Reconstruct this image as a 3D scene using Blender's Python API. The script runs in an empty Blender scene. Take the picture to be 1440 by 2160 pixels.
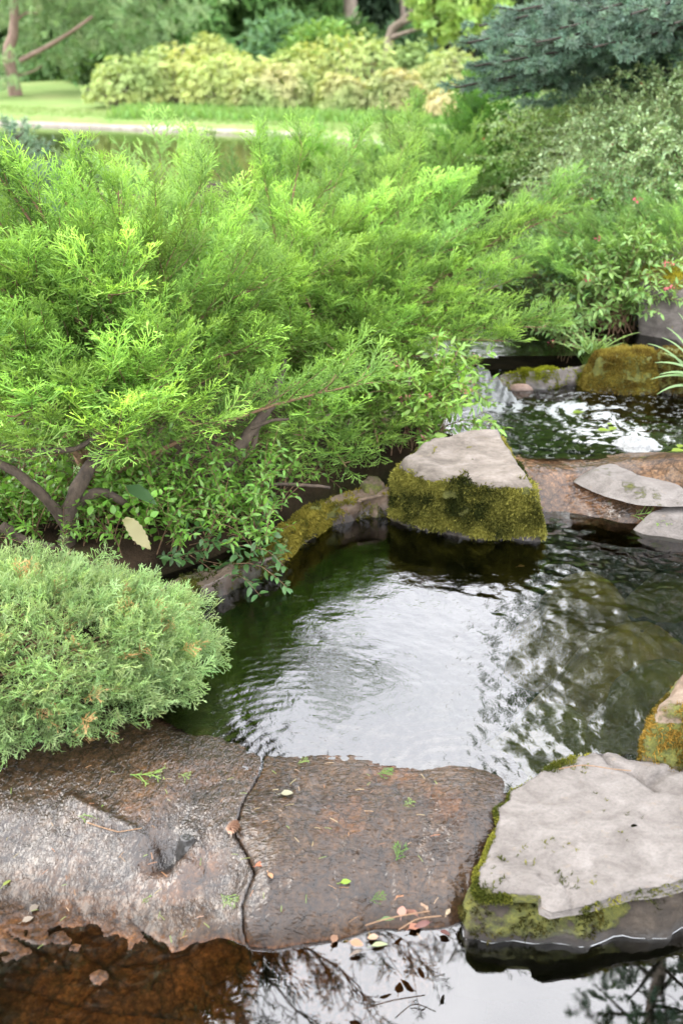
import bpy, math
import numpy as np
from math import radians as RAD, sin, cos, pi

scene = bpy.context.scene
COL = scene.collection
rng = np.random.default_rng(11)

# ------------------------------------------------------------------ camera, world, sun, exposure
PITCH = 25.69
CAMZ = 1.65
cam_d = bpy.data.cameras.new('camera')
cam = bpy.data.objects.new('camera', cam_d)
COL.objects.link(cam)
cam.location = (0, 0, CAMZ)
cam.rotation_euler = (RAD(90 - PITCH), 0, 0)
cam_d.sensor_fit = 'VERTICAL'
cam_d.sensor_height = 36.0
cam_d.sensor_width = 24.0
cam_d.lens = 35.0
cam_d.clip_end = 2000
cam_d.clip_start = 0.05
cam_d.dof.use_dof = True
cam_d.dof.focus_distance = 2.75
cam_d.dof.aperture_fstop = 2.9
scene.camera = cam

SUN_EL, SUN_AZ = 50.0, -95.0          # azimuth clockwise from +Y
world = bpy.data.worlds.new('World')
scene.world = world
world.use_nodes = True
nt = world.node_tree
nt.nodes.clear()
wo = nt.nodes.new('ShaderNodeOutputWorld')
bg = nt.nodes.new('ShaderNodeBackground')
sky = nt.nodes.new('ShaderNodeTexSky')
sky.sky_type = 'NISHITA'
sky.sun_disc = False
sky.sun_elevation = RAD(SUN_EL)
sky.sun_rotation = RAD(SUN_AZ)
sky.air_density = 1.0
sky.dust_density = 3.0
tc = nt.nodes.new('ShaderNodeTexCoord')
mp = nt.nodes.new('ShaderNodeMapping'); mp.inputs['Scale'].default_value = (1, 1, 2.2)
nz = nt.nodes.new('ShaderNodeTexNoise'); nz.inputs['Scale'].default_value = 2.6
nz.inputs['Detail'].default_value = 6; nz.inputs['Roughness'].default_value = 0.55
rp = nt.nodes.new('ShaderNodeValToRGB')
rp.color_ramp.elements[0].position = 0.25; rp.color_ramp.elements[0].color = (0.45, 0.45, 0.45, 1)
rp.color_ramp.elements[1].position = 0.72; rp.color_ramp.elements[1].color = (0.96, 0.96, 0.96, 1)
mixc = nt.nodes.new('ShaderNodeMixRGB')
mixc.inputs['Color2'].default_value = (12.5, 12.4, 12.7, 1)      # thin bright cloud
nt.links.new(tc.outputs['Generated'], mp.inputs['Vector'])
nt.links.new(mp.outputs['Vector'], nz.inputs['Vector'])
nt.links.new(nz.outputs['Fac'], rp.inputs['Fac'])
nt.links.new(rp.outputs['Color'], mixc.inputs['Fac'])
nt.links.new(sky.outputs['Color'], mixc.inputs['Color1'])
nt.links.new(mixc.outputs['Color'], bg.inputs['Color'])
bg.inputs['Strength'].default_value = 0.15
nt.links.new(bg.outputs['Background'], wo.inputs['Surface'])

sun_d = bpy.data.lights.new('sun', 'SUN')
sun = bpy.data.objects.new('sun', sun_d)
COL.objects.link(sun)
sun_d.energy = 0.85
sun_d.angle = RAD(38)
sun_d.color = (1.0, 0.95, 0.86)
sun.rotation_euler = (RAD(90 - SUN_EL), 0, RAD(180 - SUN_AZ))
sun.location = (3, 4, 12)

scene.view_settings.view_transform = 'Standard'
scene.view_settings.look = 'None'
scene.view_settings.gamma = 1
scene.view_settings.exposure = 2.0
scene.cycles.volume_bounces = 1
scene.cycles.max_bounces = 10
scene.cycles.diffuse_bounces = 4
scene.cycles.glossy_bounces = 3
scene.cycles.transmission_bounces = 6
scene.cycles.transparent_max_bounces = 12
scene.cycles.caustics_reflective = False
scene.cycles.caustics_refractive = False
scene.cycles.use_denoising = True

# ------------------------------------------------------------------ pixels to places
FX = 2100.0
_F = np.array([0, cos(RAD(PITCH)), -sin(RAD(PITCH))])
_U = np.array([0, sin(RAD(PITCH)), cos(RAD(PITCH))])
_R = np.array([1.0, 0, 0])
CAM = np.array([0, 0, CAMZ])
def ray(px, py):
    return _F + _R * ((px - 720) / FX) + _U * ((1080 - py) / FX)
def G(px, py, z=0.0):
    d = ray(px, py); t = (z - CAMZ) / d[2]
    return CAM + d * t
def W(px, py, y):
    d = ray(px, py); return CAM + d * (y / d[1])
def Gs(pts, z): return np.array([G(a, b, z) for a, b in pts])
def pix(p):
    d = np.asarray(p) - CAM
    dz = d @ _F
    return 720 + FX * (d @ _R) / dz, 1080 - FX * (d @ _U) / dz

# ------------------------------------------------------------------ noise
def _h(ix, iy, iz, seed):
    n = (ix * 374761393 + iy * 668265263 + iz * 1274126177 + seed * 69069) & 0xffffffff
    n = ((n ^ (n >> 13)) * 1103515245) & 0xffffffff
    n = ((n ^ (n >> 15)) * 668265263) & 0xffffffff
    n = n ^ (n >> 16)
    return (n & 0xffff) / 32767.5 - 1.0
def vnoise(p, seed=0):
    i = np.floor(p).astype(np.int64); f = p - i
    u = f * f * f * (f * (f * 6 - 15) + 10)
    out = np.zeros(len(p))
    for dx in (0, 1):
        wx = u[:, 0] if dx else 1 - u[:, 0]
        for dy in (0, 1):
            wy = u[:, 1] if dy else 1 - u[:, 1]
            for dz in (0, 1):
                wz = u[:, 2] if dz else 1 - u[:, 2]
                out += wx * wy * wz * _h(i[:, 0] + dx, i[:, 1] + dy, i[:, 2] + dz, seed)
    return out
def fbm(p, o=5, g=0.5, seed=0):
    p = np.asarray(p, float)
    a, s, t = 1.0, 0.0, 0.0
    for k in range(o):
        s = s + a * vnoise(p * 2.03 ** k + 17.3 * k, seed + k); t += a; a *= g
    return s / t
def sstep(a, b, x):
    t = np.clip((x - a) / (b - a), 0, 1); return t * t * (3 - 2 * t)
def seg_dist(P, poly, closed=False):
    P = np.asarray(P); poly = np.asarray(poly)
    best = np.full(len(P), 1e9); par = np.zeros(len(P))
    n = len(poly)
    for k in range(n if closed else n - 1):
        a = poly[k]; b = poly[(k + 1) % n]; ab = b - a
        t = np.clip(((P - a) @ ab) / max(ab @ ab, 1e-12), 0, 1)
        d = np.linalg.norm(P - (a + t[:, None] * ab), axis=1)
        m = d < best; best[m] = d[m]; par[m] = k + t[m]
    return best, par
def inside(P, poly):
    P = np.asarray(P); poly = np.asarray(poly); c = np.zeros(len(P), bool)
    n = len(poly)
    for k in range(n):
        a = poly[k]; b = poly[(k + 1) % n]
        if a[1] == b[1]: continue
        m = ((a[1] > P[:, 1]) != (b[1] > P[:, 1])) & (P[:, 0] < (b[0] - a[0]) * (P[:, 1] - a[1]) / (b[1] - a[1]) + a[0])
        c ^= m
    return c
def sdf(P, poly):
    d, _ = seg_dist(P, poly, True)
    return np.where(inside(P, poly), d, -d)
def tps(ctrl):
    ctrl = np.asarray(ctrl, float); X = ctrl[:, :2]; z = ctrl[:, 2]; n = len(X)
    def K(A, B):
        r = np.linalg.norm(A[:, None] - B[None], axis=2)
        return r * r * np.log(r + 1e-9)
    M = np.zeros((n + 3, n + 3)); M[:n, :n] = K(X, X) + np.eye(n) * 2e-4
    M[:n, n] = 1; M[:n, n + 1:] = X; M[n, :n] = 1; M[n + 1:, :n] = X.T
    w = np.linalg.solve(M, np.concatenate([z, np.zeros(3)]))
    def f(P):
        P = np.asarray(P); o = np.zeros(len(P))
        for s in range(0, len(P), 20000):
            q = P[s:s + 20000]
            o[s:s + 20000] = K(q, X) @ w[:n] + w[n] + q @ w[n + 1:]
        return o
    return f

# ------------------------------------------------------------------ mesh helpers
def mk(name, V, Q, mat, parent=None, col=None, at=None, smooth=True, attrs=None):
    """one mesh object; V is in world space, at is the object's own origin in world space"""
    V = np.asarray(V, np.float32); Q = np.asarray(Q, np.int32)
    base = np.zeros(3)
    p = parent
    if p is not None: base = np.array(p['_w'])
    o_w = base if at is None else np.asarray(at, float)
    me = bpy.data.meshes.new(name)
    me.vertices.add(len(V)); me.vertices.foreach_set('co', (V - o_w).astype(np.float32).ravel())
    k = Q.shape[1]
    me.loops.add(Q.size); me.loops.foreach_set('vertex_index', Q.ravel())
    me.polygons.add(len(Q))
    me.polygons.foreach_set('loop_start', np.arange(0, Q.size, k, dtype=np.int32))
    if smooth: me.polygons.foreach_set('use_smooth', np.ones(len(Q), bool))
    me.update(calc_edges=True)
    if col is not None:
        a = me.attributes.new('Col', 'FLOAT_COLOR', 'POINT')
        c = np.ones((len(V), 4), np.float32); c[:, :3] = np.clip(col, 0, 1)
        a.data.foreach_set('color', c.ravel())
    for an, av in (attrs or {}).items():
        a = me.attributes.new(an, 'FLOAT', 'POINT')
        a.data.foreach_set('value', np.asarray(av, np.float32))
    me.materials.append(mat)
    o = bpy.data.objects.new(name, me)
    COL.objects.link(o)
    o['_w'] = [float(v) for v in o_w]
    if parent is not None:
        o.parent = parent
        o.location = tuple(o_w - base)
    else:
        o.location = tuple(o_w)
    return o
def thing(name, label, cat, loc, group=None):
    o = bpy.data.objects.new(name, None)
    COL.objects.link(o)
    o.empty_display_size = 0.1
    o.location = tuple(float(v) for v in loc); o['_w'] = [float(v) for v in loc]
    o['label'] = label; o['category'] = cat
    if group: o['group'] = group
    return o
def tag(o, label, cat, group=None, kind=None):
    if label: o['label'] = label
    if cat: o['category'] = cat
    if group: o['group'] = group
    if kind: o['kind'] = kind
    return o
class Acc:
    def __init__(s): s.V = []; s.Q = []; s.C = []; s.n = 0
    def add(s, V, Q, C=None):
        V = np.asarray(V, np.float32); s.V.append(V); s.Q.append(np.asarray(Q, np.int64) + s.n)
        if C is not None:
            C = np.asarray(C, np.float32)
            if C.ndim == 1: C = np.tile(C, (len(V), 1))
            s.C.append(C)
        s.n += len(V)
    def get(s):
        return np.concatenate(s.V), np.concatenate(s.Q), (np.concatenate(s.C) if s.C else None)
    def mk(s, name, mat, parent=None, at=None, smooth=True):
        V, Q, C = s.get(); return mk(name, V, Q, mat, parent, C, at, smooth)
def unit(v):
    v = np.asarray(v, float); return v / np.maximum(np.linalg.norm(v, axis=-1, keepdims=True), 1e-9)
def rdir(n):
    return unit(rng.normal(size=(n, 3)))
def scatter(T, pos, X, N, s, cb, ct=None):
    """T=(verts, quads, tipweight). copies of a small template, x along X, z along N"""
    tv, tq, tw = T
    pos = np.asarray(pos, float); K = len(pos)
    X = unit(X); N = np.asarray(N, float)
    N = unit(N - (N * X).sum(1, keepdims=True) * X + 1e-6)
    Y = np.cross(N, X)
    s = np.broadcast_to(np.asarray(s, float), (K,))[:, None, None]
    V = pos[:, None] + s * (tv[None, :, 0:1] * X[:, None] + tv[None, :, 1:2] * Y[:, None] + tv[None, :, 2:3] * N[:, None])
    Q = tq[None] + (np.arange(K) * len(tv))[:, None, None]
    cb = np.broadcast_to(np.asarray(cb, float), (K, 3))
    ct = cb if ct is None else np.broadcast_to(np.asarray(ct, float), (K, 3))
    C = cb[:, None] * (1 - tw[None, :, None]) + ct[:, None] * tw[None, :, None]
    return V.reshape(-1, 3), Q.reshape(-1, tq.shape[1]), C.reshape(-1, 3)
def tube(P, r, k=6, wob=0.0):
    P = np.asarray(P, float); n = len(P); r = np.broadcast_to(np.asarray(r, float), (n,))
    T = unit(np.gradient(P, axis=0))
    ref = np.array([0, 0, 1.0]) if abs(T[0, 2]) < 0.9 else np.array([1.0, 0, 0])
    A = unit(np.cross(T, ref)); B = np.cross(T, A)
    th = np.arange(k) * 2 * pi / k
    rr = r[:, None] * (1 + (wob * rng.normal(size=(n, k)) if wob else 0))
    V = P[:, None] + rr[..., None] * (np.cos(th)[None, :, None] * A[:, None] + np.sin(th)[None, :, None] * B[:, None])
    i = np.arange(n - 1)[:, None] * k; j = np.arange(k)[None]
    Q = np.stack([i + j, i + (j + 1) % k, i + k + (j + 1) % k, i + k + j], -1).reshape(-1, 4)
    return V.reshape(-1, 3), Q
def bez(a, b, c, n=14):
    t = np.linspace(0, 1, n)[:, None]
    return (1 - t) ** 2 * a + 2 * t * (1 - t) * b + t * t * c
def cat(P, n=24):
    P = np.asarray(P, float); Q = np.vstack([2 * P[0] - P[1], P, 2 * P[-1] - P[-2]])
    out = []
    m = len(P) - 1
    for t in np.linspace(0, m - 1e-6, n):
        k = int(t); u = t - k; p0, p1, p2, p3 = Q[k:k + 4]
        out.append(.5 * (2 * p1 + (p2 - p0) * u + (2 * p0 - 5 * p1 + 4 * p2 - p3) * u * u + (3 * p1 - p0 - 3 * p2 + p3) * u ** 3))
    return np.array(out)
def var(c, n, a=0.18, hue=0.06):
    """n colours around c"""
    c = np.asarray(c, float)
    v = np.exp(rng.normal(0, a, (n, 1))) * c[None]
    return np.clip(v * (1 + rng.normal(0, hue, (n, 3))), 0.002, 1)
def vnormals(V, Q):
    n = np.zeros_like(V, dtype=float)
    a, b, c, d = (V[Q[:, k]] for k in range(4))
    fn = np.cross(c - a, d - b)
    for k in range(4): np.add.at(n, Q[:, k], fn)
    return unit(n)

# ------------------------------------------------------------------ materials
def newmat(name):
    m = bpy.data.materials.new(name); m.use_nodes = True
    m.node_tree.nodes.clear(); return m, m.node_tree
def N(t, kind, **kw):
    n = t.nodes.new('ShaderNode' + kind)
    for k, v in kw.items():
        if k in n.inputs: n.inputs[k].default_value = v
        else: setattr(n, k, v)
    return n
def L(t, a, b): t.links.new(a, b)
def foliage_mat(name, trans=0.35, gloss=0.35, rough=0.45, warm=(1.15, 1.1, 0.6)):
    m, t = newmat(name)
    out = N(t, 'OutputMaterial'); at = N(t, 'Attribute', attribute_name='Col')
    p = N(t, 'BsdfPrincipled', Roughness=rough); p.inputs['Specular IOR Level'].default_value = gloss
    tr = N(t, 'BsdfTranslucent'); mx = N(t, 'MixShader'); mx.inputs[0].default_value = trans
    mul = N(t, 'MixRGB', blend_type='MULTIPLY'); mul.inputs[0].default_value = 1
    mul.inputs[2].default_value = (*warm, 1)
    L(t, at.outputs['Color'], p.inputs['Base Color']); L(t, at.outputs['Color'], mul.inputs[1])
    L(t, mul.outputs[0], tr.inputs['Color']); L(t, p.outputs[0], mx.inputs[1]); L(t, tr.outputs[0], mx.inputs[2])
    L(t, mx.outputs[0], out.inputs['Surface'])
    return m
def plain_mat(name, rough=0.8, spec=0.3):
    m, t = newmat(name)
    out = N(t, 'OutputMaterial'); at = N(t, 'Attribute', attribute_name='Col')
    p = N(t, 'BsdfPrincipled', Roughness=rough); p.inputs['Specular IOR Level'].default_value = spec
    L(t, at.outputs['Color'], p.inputs['Base Color']); L(t, p.outputs[0], out.inputs['Surface'])
    return m
def ramp(t, src, stops):
    r = N(t, 'ValToRGB'); e = r.color_ramp.elements
    while len(e) < len(stops): e.new(0.5)
    for k, (p, c) in enumerate(stops):
        e[k].position = p; e[k].color = (*c, 1)
    L(t, src, r.inputs[0]); return r
def noise(t, vec, scale, detail=6, rough=0.55, dist=0.0):
    n = N(t, 'TexNoise', Scale=scale, Detail=detail, Roughness=rough, Distortion=dist)
    L(t, vec, n.inputs['Vector']); return n
def bark_mat(name, c1, c2, scale=60):
    m, t = newmat(name)
    out = N(t, 'OutputMaterial'); co = N(t, 'TexCoord'); p = N(t, 'BsdfPrincipled', Roughness=0.85)
    mp = N(t, 'Mapping'); mp.inputs['Scale'].default_value = (1, 1, 0.4)
    L(t, co.outputs['Object'], mp.inputs['Vector'])
    n = noise(t, mp.outputs[0], scale, 8, 0.7)
    r = ramp(t, n.outputs['Fac'], [(0.3, c1), (0.7, c2)])
    b = N(t, 'Bump', Strength=0.8, Distance=0.3 / scale)
    L(t, n.outputs['Fac'], b.inputs['Height']); L(t, b.outputs[0], p.inputs['Normal'])
    L(t, r.outputs[0], p.inputs['Base Color']); L(t, p.outputs[0], out.inputs['Surface'])
    return m
def rock_mat(name, stops, scale=9, bump=0.5, bscale=70, spots=0.0, spotcol=(0.2, 0.14, 0.07), rough=0.85, moss=((0.13, 0.13, 0.02), (0.05, 0.06, 0.012)), sx=(1, 1, 1)):
    """attributes Moss (0..1, roughened here) and Wet (dark glossy)"""
    m, t = newmat(name)
    out = N(t, 'OutputMaterial'); co = N(t, 'TexCoord'); p = N(t, 'BsdfPrincipled', Roughness=rough)
    mp = N(t, 'Mapping'); mp.inputs['Scale'].default_value = sx
    L(t, co.outputs['Object'], mp.inputs['Vector']); vec = mp.outputs[0]
    n1 = noise(t, vec, scale, 10, 0.62, 0.6); r1 = ramp(t, n1.outputs['Fac'], stops)
    n2 = noise(t, vec, bscale, 8, 0.7)
    r2 = ramp(t, n2.outputs['Fac'], [(0.25, (0.62, 0.62, 0.62)), (0.55, (1, 1, 1)), (0.8, (1.12, 1.1, 1.08))])
    mu = N(t, 'MixRGB', blend_type='MULTIPLY'); mu.inputs[0].default_value = 0.8
    L(t, r1.outputs[0], mu.inputs[1]); L(t, r2.outputs[0], mu.inputs[2]); base = mu.outputs[0]
    if spots:
        n3 = noise(t, vec, scale * 2.3, 5, 0.6); r3 = ramp(t, n3.outputs['Fac'], [(0.62, (0, 0, 0)), (0.72, (spots,) * 3)])
        ms = N(t, 'MixRGB'); ms.inputs[2].default_value = (*spotcol, 1)
        L(t, r3.outputs[0], ms.inputs[0]); L(t, base, ms.inputs[1]); base = ms.outputs[0]
    # moss
    am = N(t, 'Attribute', attribute_name='Moss'); n4 = noise(t, vec, 38, 8, 0.7)
    ad = N(t, 'Math', operation='ADD'); L(t, am.outputs['Fac'], ad.inputs[0]); L(t, n4.outputs['Fac'], ad.inputs[1])
    rm = ramp(t, ad.outputs[0], [(0.0, (0, 0, 0)), (0.78, (0, 0, 0)), (0.95, (1, 1, 1))])
    n5 = noise(t, vec, 90, 6, 0.7); rc = ramp(t, n5.outputs['Fac'], [(0.35, moss[1]), (0.65, moss[0])])
    mm = N(t, 'MixRGB'); L(t, rm.outputs[0], mm.inputs[0]); L(t, base, mm.inputs[1]); L(t, rc.outputs[0], mm.inputs[2])
    # wet
    aw = N(t, 'Attribute', attribute_name='Wet')
    mw = N(t, 'MixRGB', blend_type='MULTIPLY'); mw.inputs[2].default_value = (0.22, 0.19, 0.16, 1)
    L(t, aw.outputs['Fac'], mw.inputs[0]); L(t, mm.outputs[0], mw.inputs[1])
    L(t, mw.outputs[0], p.inputs['Base Color'])
    L(t, aw.outputs['Fac'], p.inputs['Coat Weight']); p.inputs['Coat Roughness'].default_value = 0.12
    b = N(t, 'Bump', Strength=bump, Distance=0.006); hs = N(t, 'Math', operation='ADD')
    h2 = N(t, 'Math', operation='MULTIPLY'); h2.inputs[1].default_value = 2.0
    L(t, rm.outputs[0], h2.inputs[0])
    h3 = N(t, 'Math', operation='MULTIPLY'); L(t, h2.outputs[0], h3.inputs[0]); L(t, n5.outputs['Fac'], h3.inputs[1])
    L(t, n2.outputs['Fac'], hs.inputs[0]); L(t, h3.outputs[0], hs.inputs[1])
    L(t, hs.outputs[0], b.inputs['Height']); L(t, b.outputs[0], p.inputs['Normal'])
    L(t, p.outputs[0], out.inputs['Surface'])
    return m
def water_mat(name, tint, ior=1.5, rough=0.0, bump=0.0, bscale=30, foam=False, stretch=(1, 1, 1), dist=0.004):
    m, t = newmat(name)
    out = N(t, 'OutputMaterial'); co = N(t, 'TexCoord')
    fr = N(t, 'Fresnel', IOR=ior); tr = N(t, 'BsdfTransparent'); tr.inputs['Color'].default_value = (*tint, 1)
    gl = N(t, 'BsdfGlossy', Roughness=rough); gl.inputs['Color'].default_value = (1, 1, 1, 1)
    if bump:
        mp = N(t, 'Mapping'); mp.inputs['Scale'].default_value = stretch
        L(t, co.outputs['Object'], mp.inputs['Vector'])
        n = noise(t, mp.outputs[0], bscale, 3, 0.5, 0.8); b = N(t, 'Bump', Strength=bump, Distance=dist)
        L(t, n.outputs['Fac'], b.inputs['Height']); L(t, b.outputs[0], fr.inputs['Normal']); L(t, b.outputs[0], gl.inputs['Normal'])
    mx = N(t, 'MixShader'); L(t, fr.outputs[0], mx.inputs[0]); L(t, tr.outputs[0], mx.inputs[1]); L(t, gl.outputs[0], mx.inputs[2])
    res = mx.outputs[0]
    if foam:
        af = N(t, 'Attribute', attribute_name='Foam'); df = N(t, 'BsdfDiffuse'); df.inputs['Color'].default_value = (0.30, 0.315, 0.31, 1)
        nf = noise(t, co.outputs['Object'], 170, 4, 0.7)
        ad = N(t, 'Math', operation='MULTIPLY_ADD'); ad.inputs[1].default_value = 0.7
        L(t, nf.outputs['Fac'], ad.inputs[0]); L(t, af.outputs['Fac'], ad.inputs[2])
        r = ramp(t, ad.outputs[0], [(0.0, (0, 0, 0)), (0.62, (0, 0, 0)), (0.80, (.45, .45, .45)), (1.15, (1, 1, 1))])
        m2 = N(t, 'MixShader'); L(t, r.outputs[0], m2.inputs[0]); L(t, res, m2.inputs[1]); L(t, df.outputs[0], m2.inputs[2]); res = m2.outputs[0]
    L(t, res, out.inputs['Surface'])
    return m
def wet_mat(name, stops, flow=(30, 11, 30), ang=0.0, fstr=0.5, coat_ior=1.7, alg=0.0):
    """rock under a running film of water: the film is the coat"""
    m, t = newmat(name)
    out = N(t, 'OutputMaterial'); co = N(t, 'TexCoord'); p = N(t, 'BsdfPrincipled', Roughness=0.6)
    vec = co.outputs['Object']
    n1 = noise(t, vec, 5, 10, 0.65, 0.8); r1 = ramp(t, n1.outputs['Fac'], stops)
    n2 = noise(t, vec, 75, 10, 0.8); r2 = ramp(t, n2.outputs['Fac'], [(0.34, (0.2, 0.18, 0.16)), (0.5, (0.95, 0.86, 0.76)), (0.68, (2.6, 2.3, 1.9))])
    mu = N(t, 'MixRGB', blend_type='MULTIPLY'); mu.inputs[0].default_value = 1
    L(t, r1.outputs[0], mu.inputs[1]); L(t, r2.outputs[0], mu.inputs[2])
    ac = N(t, 'Attribute', attribute_name='Warm')
    mw = N(t, 'MixRGB', blend_type='MULTIPLY'); mw.inputs[2].default_value = (6.0, 3.9, 2.1, 1)
    mw.use_clamp = False; L(t, ac.outputs['Fac'], mw.inputs[0]); L(t, mu.outputs[0], mw.inputs[1])
    ak = N(t, 'Attribute', attribute_name='Crack')
    mk_ = N(t, 'MixRGB'); mk_.inputs[2].default_value = (0.006, 0.005, 0.004, 1)
    L(t, ak.outputs['Fac'], mk_.inputs[0]); L(t, mw.outputs[0], mk_.inputs[1]); base = mk_.outputs[0]
    if alg:
        n6 = noise(t, vec, 11, 6, 0.6); r6 = ramp(t, n6.outputs['Fac'], [(0.63, (0, 0, 0)), (0.72, (alg,) * 3)])
        ma = N(t, 'MixRGB'); ma.inputs[2].default_value = (0.03, 0.06, 0.008, 1)
        L(t, r6.outputs[0], ma.inputs[0]); L(t, base, ma.inputs[1]); base = ma.outputs[0]
    wn = noise(t, vec, 14, 4, .6); wx = N(t, 'MixRGB'); wx.inputs[0].default_value = .06; L(t, vec, wx.inputs[1]); L(t, wn.outputs['Color'], wx.inputs[2])
    vo = N(t, 'TexVoronoi', Scale=15.0); vo.feature = 'DISTANCE_TO_EDGE'; L(t, wx.outputs[0], vo.inputs['Vector'])
    rv = ramp(t, vo.outputs['Distance'], [(0.0, (.12,) * 3), (.035, (.75,) * 3), (.09, (1, 1, 1))])
    mv = N(t, 'MixRGB', blend_type='MULTIPLY'); mv.inputs[0].default_value = .75; L(t, base, mv.inputs[1]); L(t, rv.outputs[0], mv.inputs[2]); base = mv.outputs[0]
    L(t, base, p.inputs['Base Color'])
    mp = N(t, 'Mapping'); mp.inputs['Rotation'].default_value = (0, 0, ang); mp.inputs['Scale'].default_value = flow
    L(t, vec, mp.inputs['Vector'])
    n3 = noise(t, mp.outputs[0], 1.0, 2.5, 0.5, 1.4); n7 = noise(t, vec, 9, 4, 0.6); r7 = ramp(t, n7.outputs['Fac'], [(.35, (.45,) * 3), (.65, (1, 1, 1))])
    af = N(t, 'Attribute', attribute_name='Flow')
    b = N(t, 'Bump', Strength=fstr, Distance=0.0072); ml0 = N(t, 'Math', operation='MULTIPLY'); L(t, n3.outputs['Fac'], ml0.inputs[0]); L(t, r7.outputs[0], ml0.inputs[1])
    ml = N(t, 'Math', operation='MULTIPLY')
    L(t, ml0.outputs[0], ml.inputs[0]); L(t, af.outputs['Fac'], ml.inputs[1])
    L(t, ml.outputs[0], b.inputs['Height'])
    L(t, af.outputs['Fac'], p.inputs['Coat Weight']); p.inputs['Coat Roughness'].default_value = 0.04; p.inputs['Coat IOR'].default_value = coat_ior
    L(t, b.outputs[0], p.inputs['Coat Normal'])
    b2 = N(t, 'Bump', Strength=0.5, Distance=0.003); L(t, n2.outputs['Fac'], b2.inputs['Height']); L(t, b2.outputs[0], p.inputs['Normal'])
    p.inputs['Specular IOR Level'].default_value = 0.1
    L(t, p.outputs[0], out.inputs['Surface'])
    return m

M_JUN = foliage_mat('juniper_scale_leaves', 0.38, 0.25, 0.5)
M_LEAF = foliage_mat('broad_leaves', 0.35, 0.45, 0.38)
M_NEEDLE = foliage_mat('needles', 0.2, 0.25, 0.5, (1, 1, 0.8))
M_FAR = foliage_mat('distant_leaves', 0.35, 0.2, 0.6)
M_MOSS = foliage_mat('moss_tufts', 0.25, 0.05, 0.9)
M_DRY = plain_mat('dry_leaf', 0.6, 0.4)
M_PETAL = foliage_mat('petals', 0.4, 0.2, 0.6, (1, .9, .9))
M_BARK = bark_mat('grey_brown_bark', (0.016, 0.011, 0.007), (0.10, 0.072, 0.05), 38)
M_TWIG = bark_mat('reddish_twig_bark', (0.10, 0.055, 0.03), (0.26, 0.16, 0.09), 90)
M_DARKTWIG = bark_mat('dark_spruce_twig', (0.012, 0.009, 0.006), (0.045, 0.034, 0.022), 60)
M_PINEBARK = bark_mat('pine_bark', (0.10, 0.06, 0.045), (0.26, 0.18, 0.14), 9)
M_TRUNK = bark_mat('far_trunk_bark', (0.12, 0.09, 0.07), (0.3, 0.25, 0.2), 7)
# ------------------------------------------------------------------ templates
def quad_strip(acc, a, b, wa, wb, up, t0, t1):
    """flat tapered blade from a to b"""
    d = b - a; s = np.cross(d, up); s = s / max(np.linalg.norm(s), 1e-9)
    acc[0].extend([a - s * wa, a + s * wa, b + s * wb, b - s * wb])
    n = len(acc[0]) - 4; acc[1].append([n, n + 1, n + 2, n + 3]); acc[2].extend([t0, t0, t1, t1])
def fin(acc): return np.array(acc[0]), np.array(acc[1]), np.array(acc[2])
def juniper_spray(seed, n=9, w=0.016, flat=0.25, spread=0.55):
    g = np.random.default_rng(seed); acc = ([], [], [])
    bend = g.normal(0, .15)
    ax = [np.array([t, bend * t * t, 0.12 * t * t]) for t in np.linspace(0, 1, 5)]
    for k in range(4): quad_strip(acc, ax[k], ax[k + 1], w * 1.1 * (1 - k * .15), w * 1.1 * (1 - (k + 1) * .15), np.array([g.normal(0, .4), g.normal(0, .4), 1.0]), k / 4, (k + 1) / 4)
    for i in range(n):
        t = 0.08 + 0.84 * i / n; sd = 1 if i % 2 else -1
        p = np.array([t, bend * t * t, 0.12 * t * t])
        ln = spread * (1 - t) ** 0.6 * g.uniform(.75, 1.15) + 0.12
        an = RAD(g.uniform(28, 50)) * sd; el = g.normal(0.1, flat)
        d = np.array([cos(an), sin(an), el]); d /= np.linalg.norm(d)
        e = p + d * ln
        up = g.normal(0, .6, 3) + np.array([0, 0, 1.0])
        quad_strip(acc, p, e, w, w * .55, up, t * .7, min(1, t + ln))
        for j in range(3):
            u = g.uniform(.2, .9); q = p + d * ln * u
            a2 = an + RAD(g.uniform(25, 45)) * (1 if j % 2 else -1)
            d2 = np.array([cos(a2), sin(a2), el + g.normal(0, flat)]); d2 /= np.linalg.norm(d2)
            quad_strip(acc, q, q + d2 * g.uniform(.1, .2), w * .85, w * .45, g.normal(0, .6, 3) + np.array([0, 0, 1.0]), t * .7 + .1, min(1, t + ln))
    return fin(acc)
SPRAYS = [juniper_spray(100 + k) for k in range(6)]
SPRAYS_LONG = [juniper_spray(140 + k, 12, 0.012, 0.2, 0.3) for k in range(4)]
SPRAYS_LOW = [juniper_spray(160 + k, 5, 0.024, 0.3, 0.5) for k in range(4)]
def needle_shoot(seed, n=34, w=0.035, ln=0.28):
    g = np.random.default_rng(seed); acc = ([], [], [])
    for i in range(n):
        t = g.uniform(0, 1); th = g.uniform(0, 2 * pi)
        d = np.array([0.8, cos(th), sin(th)]) * ln * g.uniform(.7, 1.1); p = np.array([t, 0, 0])
        quad_strip(acc, p, p + d, w, w * .3, g.normal(0, 1, 3), 0.3, 1)
    return fin(acc)
SHOOTS = [needle_shoot(200 + k) for k in range(4)]
def leaf_tmpl(w=0.22, fold=0.08, droop=0.12, pet=0.08):
    xs = [0, pet, .35, .62, .85, 1.0]; ws = [0.012, 0.015, w, w * .95, w * .5, 0.005]
    V = []; T = []
    for x, ww in zip(xs, ws):
        z = -droop * x * x
        V += [[x, -ww, z + fold * ww / w], [x, 0, z], [x, ww, z + fold * ww / w]]; T += [x] * 3
    Q = []
    for k in range(5):
        b = 3 * k; Q += [[b, b + 1, b + 4, b + 3], [b + 1, b + 2, b + 5, b + 4]]
    return np.array(V, float), np.array(Q), np.array(T) * .3
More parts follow.
